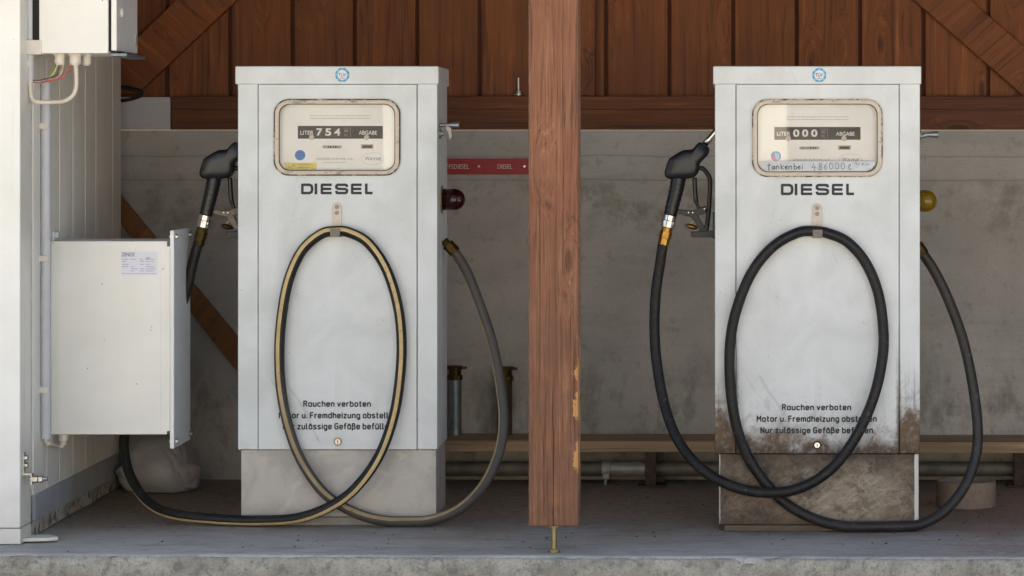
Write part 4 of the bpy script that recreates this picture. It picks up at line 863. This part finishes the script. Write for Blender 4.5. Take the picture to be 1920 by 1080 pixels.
T1 = 'Rauchen verboten'; T2 = 'Motor u. Fremdheizung abstellen'; T3 = 'Nur zulässige Gefäße befüllen'
YL1, YR1 = 10.0, 9.85
pump('clean white diesel pump on the left, counter showing 754, with red side lamp', YL1, dict(L=446, R=820, B=843, s0=484.5, s1=781.5, w=(515, 749.5, 187, 328), c0=441, c1=822.5, b0=452, b1=818, bb=969,
     q=557, k=1.0, qy=236, diesel=(564.5, 700, 344, 364.5), badge=(642.3, 140.5), hook=(632, 380), lock=(633.5, 828),
     txt=((T1, 568.5, 695.5, 751, 763), (T2, 522.5, 745, 772.5, 784.8), (T3, 530, 737, 793, 805.5)), lever=234.5, leverx=861, lamp=374, lampx=872.5), True)
pump('soiled white diesel pump on the right, counter at 000, with yellow side lamp', YR1, dict(L=1340.5, R=1725, B=850.5, s0=1380.5, s1=1685.5, w=(1411.5, 1653.5, 187, 330.5), c0=1337, c1=1727.5, b0=1348.5, b1=1722.5, bb=984,
     q=1452, k=1.012, qy=238, diesel=(1464, 1602.5, 344.5, 366), badge=(1536, 141), hook=(1532, 382), lock=(1532, 834.5),
     txt=((T1, 1466, 1596, 757.5, 769.5), (T2, 1418.5, 1644, 779, 791.3), (T3, 1425.5, 1637, 800.5, 812.7)), lever=252.5, leverx=1759, lamp=377, lampx=1756.5), False)

# ---------------------------------------------------------------- hoses with their nozzles
def z6(x, y): return 1200 + x * .24065, 220 + y * .24065
def hose(label, mat_, pts, r, dx, Yn, left, stripe=None):
    """dx: shift of the nozzle drawing in px; Yn: depth of the nozzle"""
    t = thing('fuel_hose', label, 'fuel hose', (P(*pts[len(pts) // 2])[0], pts[len(pts) // 2][2], 0), 'black fuel hoses with nozzles')
    if left: off = [R(a) for a in stripe]
    ctl = [list(P(x, y, Y)) + [R(stripe[i]) if stripe else 0] for i, (x, y, Y) in enumerate(pts)]
    sp = crom(ctl, 10); P3 = [Vector(p[:3]) for p in sp]
    for i, p in enumerate(P3):
        f_ = min(1, i / 30, (len(P3) - 1 - i) / 30); p += f_ * Vector((.0035 * mn.noise((i * .045, dx, 0)), 0, .0035 * mn.noise((i * .045, dx, 9))))
        p.z = max(p.z, r + .002)
    bm = nb(); tube(bm, P3, r, 20, extra=[p[3] for p in sp]); obj('hose', bm, mat_, t, smooth=True)
    def q(x, y, Y=Yn): a, b = z6(x, y); return P(a + dx, b, Y)
    def poly(bm, pts, y0, y1): prism(bm, [(v.x, v.z) for v in [q(x, y) for x, y in pts]], y0, y1)
    def puff(bm, pts):                              # a cast housing: rounded towards the viewer and away
        w = [q(x, y) for x, y in pts]; cx = sum(v.x for v in w) / len(w); cz = sum(v.z for v in w) / len(w); rings = []
        for k_, dy in ((.9, -.030), (.955, -.027), (.985, -.021), (1, -.012), (1, .012), (.985, .021), (.955, .027), (.9, .030)):
            rings.append([bm.verts.new((cx + (v.x - cx) * k_, Yn + dy, cz + (v.z - cz) * k_)) for v in w])
        for k_, dy in ((.62, -.0345), (.3, -.036)): rings.insert(0, [bm.verts.new((cx + (v.x - cx) * k_ + .004 * (1 - k_), Yn + dy, cz + (v.z - cz) * k_)) for v in w])
        for A, B in zip(rings, rings[1:]):
            for i in range(len(w)): bm.faces.new((A[i], A[(i + 1) % len(w)], B[(i + 1) % len(w)], B[i]))
        bm.faces.new(rings[0]); bm.faces.new(rings[-1][::-1])
    bm = nb(); puff(bm, crom([[225, 322], [280, 285], [340, 255], [405, 248], [440, 212], [468, 193], [505, 212], [541, 243], [530, 292], [495, 330], [466, 365], [458, 420], [432, 460], [400, 474], [350, 480], [240, 480], [203, 466], [191, 436], [204, 380], [225, 322]], 4)[:-1])
    nz = obj('nozzle', bm, BLACKP, t, smooth=True)
    bm = nb(); pth = [Vector(p) for p in crom([q(300, 450), q(296, 500), q(285, 560), q(268, 630), q(250, 700), q(236, 765)], 5)]
    n = len(pth); tube(bm, pth, [.0275 - .0045 * i / n + .0012 * math.sin(i * 2.2) for i in range(n)], 20); obj('grip', bm, BLACKP, nz, smooth=True)
    bm = nb(); tube(bm, [q(490, 228), q(545, 165), q(620, 80), q(690, 10)], .0115, 18); obj('spout', bm, CHROME, nz, smooth=True)
    gm = BLACKM
    bm = nb()
    tube(bm, [Vector(p) for p in crom([q(455, 395), q(490, 400), q(525, 440), q(545, 490), q(543, 600), q(538, 700), q(528, 800), q(518, 880)], 5)], .0085, 10)
    poly(bm, [(395, 892), (585, 880), (585, 935), (400, 935)], Yn - .012, Yn + .012)
    poly(bm, [(566, 740), (600, 735), (600, 950), (566, 945)], Yn - .015, Yn + .015)
    poly(bm, [(455, 880), (530, 815), (540, 890), (470, 893)], Yn - .007, Yn + .007)
    obj('guard', bm, gm, nz, bevel=.002)
    bm = nb()
    poly(bm, [(296, 716), (350, 722), (400, 728), (450, 712), (515, 690), (520, 745), (455, 765), (505, 860), (470, 885), (400, 775), (350, 765), (298, 752)], Yn - .008, Yn + .008)
    ar = obj('lever_arm', bm, WORN if left else gm, nz, bevel=.002)
    for x, y in ((378, 741), (411, 742), (502, 712)): bm = nb(); c = q(x, y); cyl(bm, c + Vector((0, -.0095, 0)), c + Vector((0, .0095, 0)), .0024, 10); obj('rivet', bm, STEEL, t if False else nz)
    bm = nb(); tube(bm, [Vector(p) for p in crom([q(425, 470), q(428, 540), q(433, 620), q(445, 680), q(470, 715), q(512, 700)], 5)], [.0085] * 14 + [.006] * 12, 10); obj('trigger', bm, BLACKP, nz, smooth=True)
    bm = nb(); c = q(402, 852); sphere(bm, c, .0125, 1.8, 1.3, .75, M=Matrix.Rotation(R(14), 4, 'Y')); obj('dust_cap', bm, DBRASS if left else BRASS, nz, smooth=True)
    bm = nb(); tube(bm, [Vector(p) for p in crom([q(395, 830), q(410, 812), q(430, 815), q(448, 835), q(470, 830)], 4)], .0022, 6); obj('cap_chain', bm, STEEL, nz)
    a, b = q(236, 762), q(214, 862); bm = nb(); cyl(bm, a, a.lerp(b, .42), .0238, 26); cyl(bm, a.lerp(b, .42), a.lerp(b, .95), .0252, 26); cyl(bm, a.lerp(b, .45), a.lerp(b, .7), .0264, 8)
    obj('swivel_ring', bm, CHROME, t, bevel=.0015)
    a, b = q(214, 858), q(180, 995); bm = nb(); cyl(bm, a, a.lerp(b, .25), .0195, 20); cyl(bm, a.lerp(b, .22), a.lerp(b, .62), .0225, 6); cyl(bm, a.lerp(b, .6), b, .0205, 6)
    obj('hose_coupling', bm, DBRASS if left else BRASS, t, bevel=.0015)
    e0, e1 = P3[-1], P3[-6]; d = (e0 - e1).normalized(); bm = nb(); cyl(bm, e0 - d * .03, e0 + d * .012, r + .004, 6); cyl(bm, e0 + d * .012, e0 + d * .03, r * .8, 16); obj('hose_coupling', bm, DBRASS, t, bevel=.0015)
    return t
a = YL1 - .03; b_ = YL1 - .032
nl = 10.2
hl = [(373, 452, nl, 150), (364, 485, nl, 150), (345, 560, nl + .01, 150), (300, 660, nl + .04, 140), (252, 745, nl + .05, 130), (234, 815, nl + .04, 115), (236, 862, nl, 95), (250, 905, nl - .04, 76), (280, 943, 10.1, 54), (325, 964, 10.03, 50),
      (400, 973, 9.99, 46), (480, 976, 9.97, 44), (555, 972, 9.95, 38), (618, 950, 9.935, 30), (668, 915, 9.93, 22), (710, 858, 9.94, 12), (738, 780, 9.955, 6), (751, 700, a, 2), (752.5, 635, a, 0), (743, 565, a, 3), (722, 500, a, 8),
      (690, 455, a, 16), (655, 436, a, 20), (631, 433, a, 22), (603, 438, a, 20), (567, 470, a, 16), (541, 527, a, 14), (528, 595, a, 14), (524, 660, a, 14), (527, 730, a, 10), (540, 800, a, 4), (563, 860, 9.965, -4), (600, 915, 9.965, -14), (640, 948, 9.97, -24), (690, 970, 9.965, -32), (750, 979, 9.96, -40),
      (810, 975, 9.97, -44), (862, 954, 10.0, -50), (905, 912, 10.04, -56), (933, 855, 10.08, -60), (944, 795, 10.11, -62), (940, 725, 10.14, -64), (925, 650, 10.16, -66), (903, 580, 10.17, -70), (878, 515, 10.18, -76), (856, 478, 10.18, -80), (843, 462, 10.18, -80)]
hose('black hose with yellow stripe looped on the clean pump', HOSE_L, [p[:3] for p in hl], .0182, -871, nl, True, [p[3] for p in hl])
a = YR1 - .03; nr = 10.02
hr = [(1243, 458, nr), (1238, 490, nr), (1230, 545, nr), (1228, 610, nr - .01), (1232, 680, nr - .03), (1245, 755, nr - .07), (1270, 822, nr - .12), (1310, 875, 9.85), (1362, 908, 9.81), (1425, 923, 9.79), (1490, 918, 9.785), (1552, 885, 9.785), (1601, 825, 9.79), (1637, 748, 9.8), (1655, 670, a), (1656, 610, a), (1645, 545, a),
      (1621, 490, a), (1588, 453, a), (1553, 437, a), (1527, 433.5, a), (1495, 437, a), (1450, 462, a), (1412, 508, a), (1383, 575, a), (1369, 640, a), (1368, 710, a), (1378, 785, a), (1400, 852, 9.83), (1437, 908, 9.835), (1480, 949, 9.83), (1535, 976, 9.82), (1600, 989, 9.82), (1665, 992, 9.83), (1725, 983, 9.85), (1772, 957, 9.88), (1808, 912, 9.91), (1829, 855, 9.94), (1833, 795, 9.96), (1823, 715, 9.98), (1805, 635, 9.99), (1780, 565, 10.0), (1752, 508, 10.0), (1722, 464, 10.0)]
hose('plain black hose looped on the soiled pump', HOSE_R, hr, .0184, 0, nr, False)

# ---------------------------------------------------------------- things behind the pumps
YG_ = YW - .006
sg = thing('red_sign_strip', 'narrow red sign strip with white lettering on the concrete wall', 'sign', P(905, 312, YG_))
bm = nb(); pbox(bm, 700, 1000, 297, 327, YG_ - .003, YG_); obj('plate', bm, SIGNRED, sg, bevel=.0006)
bm = nb(); textbm(bm, 'SCHIFFSDIESEL', 816, 879.5, 308, 316.5, YG_ - .0045, 0, YG_); textbm(bm, 'DIESEL', 933, 960.5, 308, 316.5, YG_ - .0045, 0, YG_); obj('lettering', bm, plain('sign_white', '#d9c9c4', .6, bump=0), sg)
for px in (898, 983.5, 735):
    bm = nb(); c = P(px, 312, YG_ - .003); cyl(bm, c, c + Vector((0, -.004, 0)), .006, 12, .004); obj('rivet', bm, STEEL, sg)
# shelf
ZSH = ZZ(813, YW - .02); YSF = (H - ZSH) * F / (826 - VY)
sh = thing('plank_shelf', 'low weathered plank shelf running along the concrete wall', 'shelf', (0, YSF + .1, 0))
bm = nb()
for x0, x1, dz, tn in ((XX(700, YSF), XX(1020, YSF), 0, .2), (XX(1021, YSF), XX(1700, YSF), -.002, .46), (XX(1701, YSF), 2.4, -.006, .8)): box(bm, x0, x1, YSF, YW - .01, ZSH - .044 + dz, ZSH + dz)
o = obj('plank', bm, W_SHELF, sh, bevel=.003); set_tint(o, lambda p: .2 if p.center.x < XX(1020, YSF) else .46)
for px in (1210, 1902):
    bm = nb(); x = XX(px, YSF + .03); box(bm, x, x + .042, YSF + .03, YSF + .036, .004, ZSH - .05); box(bm, x + .0, x + .006, YSF + .037, YSF + .075, .004, ZSH - .05); box(bm, x - .03, x + .08, YSF + .01, YSF + .1, .002, .008); obj('support', bm, RUSTY, sh, bevel=.0008)
    bm = nb(); x = XX(px + 19, YSF + .16); box(bm, x, x + .035, YSF + .16, YSF + .2, .004, ZSH - .05); obj('support', bm, BLACKM, sh)
# pipe under the shelf
YPP = YSF + .115; zp = ZZ(879, YPP)
pp = thing('horizontal_pipe', 'grimy horizontal pipe under the plank shelf', 'pipe', (0, YPP, zp))
bm = nb(); cyl(bm, (XX(700, YPP), YPP, zp), (2.4, YPP, zp), .029, 24); o = obj('pipe', bm, PIPEG, pp, smooth=True); o.modifiers.new('es', 'EDGE_SPLIT').split_angle = R(50)
bm = nb(); cyl(bm, (XX(1146, YPP), YPP, zp), (XX(1209, YPP), YPP, zp), .0305, 24); o = obj('pale_sleeve', bm, PIPEL, pp, smooth=True); o.modifiers.new('es', 'EDGE_SPLIT').split_angle = R(50)
bm = nb(); x = XX(1137, YPP); cyl(bm, (x - .017, YPP, zp), (x + .017, YPP, zp), .035, 24); box(bm, x - .012, x + .012, YPP - .05, YPP - .03, zp - .034, zp - .015); cyl(bm, (x - .002, YPP - .02, .0), (x - .002, YPP - .02, zp - .03), .0055, 10); obj('clamp', bm, PIPEL, pp, bevel=.001)
# filler pipes
for px, y0, top, m1, m2, lb, r in ((853, 680, 712, DBRASS, GALV, 'grey filler pipe with brass cap beside the clean pump', .026), (946, 698, 714, DBRASS, RUSTY, 'dark rusty filler pipe with brass cap behind the hose', .03)):
    Yf = YW - .09; x = XX(px, Yf); t = thing('filler_pipe', lb, 'pipe', (x, Yf, ZSH), 'filler pipes by the wall')
    bm = nb(); cyl(bm, (x, Yf, ZSH + .001), (x, Yf, ZZ(top, Yf)), r, 20); cyl(bm, (x, Yf, ZZ(top + 34, Yf)), (x, Yf, ZZ(top + 31, Yf)), r + .002, 20); obj('pipe', bm, m2, t, bevel=.001)
    bm = nb(); cyl(bm, (x, Yf, ZZ(top, Yf)), (x, Yf, ZZ(top - 9, Yf)), r + .005, 8); cyl(bm, (x, Yf, ZZ(top - 9, Yf)), (x, Yf, ZZ(top - 20, Yf)), r - .001, 20); cyl(bm, (x, Yf, ZZ(top - 20, Yf)), (x, Yf, ZZ(top - 26, Yf)), r + .006, 20)
    box(bm, x - .02, x + r + .022, Yf - .006, Yf + .006, ZZ(top - 25, Yf), ZZ(top - 20, Yf)); obj('cap', bm, m1, t, bevel=.0015)
# clay collar on the floor at the right
YO = fY(956) + .1; x = XX(1811, YO); r0 = XX(1867, YO) - x
bm = nb(); n = 40; zt = ZZ(900, YO)
def lathe(bm, prof, c, n):
    rings = [[bm.verts.new((c[0] + r * math.cos(2 * math.pi * k / n), c[1] + r * math.sin(2 * math.pi * k / n), z)) for k in range(n)] for r, z in prof]
    for A, B in zip(rings, rings[1:] + rings[:1]):
        for k in range(n): bm.faces.new((A[k], A[(k + 1) % n], B[(k + 1) % n], B[k]))
lathe(bm, [(r0, .002), (r0, zt), (r0 - .012, zt), (r0 - .014, .002)], (x, YO), n)
tag(obj('clay_collar', bm, CLAY, bevel=.002, origin=(x, YO, 0)), 'round clay collar standing on the platform right of the soiled pump', 'pot')
# leaning plank
Yq = YW - .035; ang = math.atan2(632 - 368, 445 - 227)
bm = nb(); pprism(bm, [(100, 214), (227, 368), (445, 632), (625, 850), (600, 873), (424, 672), (227, 420), (100, 260)], Yq, YW - .006, Yq)
o = obj('leaning_plank', bm, W_PLANK, bevel=.002, origin=P(440, 650, Yq)); set_tint(o, lambda p: .33)
lp = thing('leaning_plank', 'orange-brown plank leaning diagonally on the wall behind the container', 'plank', P(440, 650, Yq))
o.name = 'board'; o.parent = lp; o.location = (0, 0, 0); lp.name = 'leaning_plank'
bm = nb(); strokes(bm, [[(398, 594), (393, 598), (394, 604), (399, 604), (399, 599), (395, 599)], [(406, 597), (402, 597), (401, 601), (406, 602), (405, 607), (400, 607)]], Yq - .001, .0024); obj('written_number', bm, INK, lp)
# sack
bm = nb(); bmesh.ops.create_icosphere(bm, subdivisions=6, radius=1); YK = 11.02; c = P(295, 860, YK); hw = .125
for v in bm.verts:
    p = v.co.copy(); s = Vector([math.copysign(abs(k) ** .62, k) for k in p]).normalized() * p.length
    k = 1 + .09 * mn.noise(p * 1.3) + .17 * abs(mn.noise(Vector((p.x * 2.6 + p.z * 1.6, p.y * 1.2 + 3, p.z * .8)))) + .03 * abs(mn.noise(Vector((p.x * 7 + p.z * 3, p.y * 3, p.z * 2))))
    x_, z_ = s.x * .15 * k, s.z * .118 * k
    x_ *= 1 + (.10 if z_ < 0 else -.12)
    v.co = Vector((c.x + .01 + x_, YK + s.y * .10 * k, max(.003, .095 + z_)))
tag(obj('sack', bm, SACK, smooth=True, origin=(c.x, YK, 0)), 'slumped grey plastic sack on the floor behind the wall cabinet', 'sack')
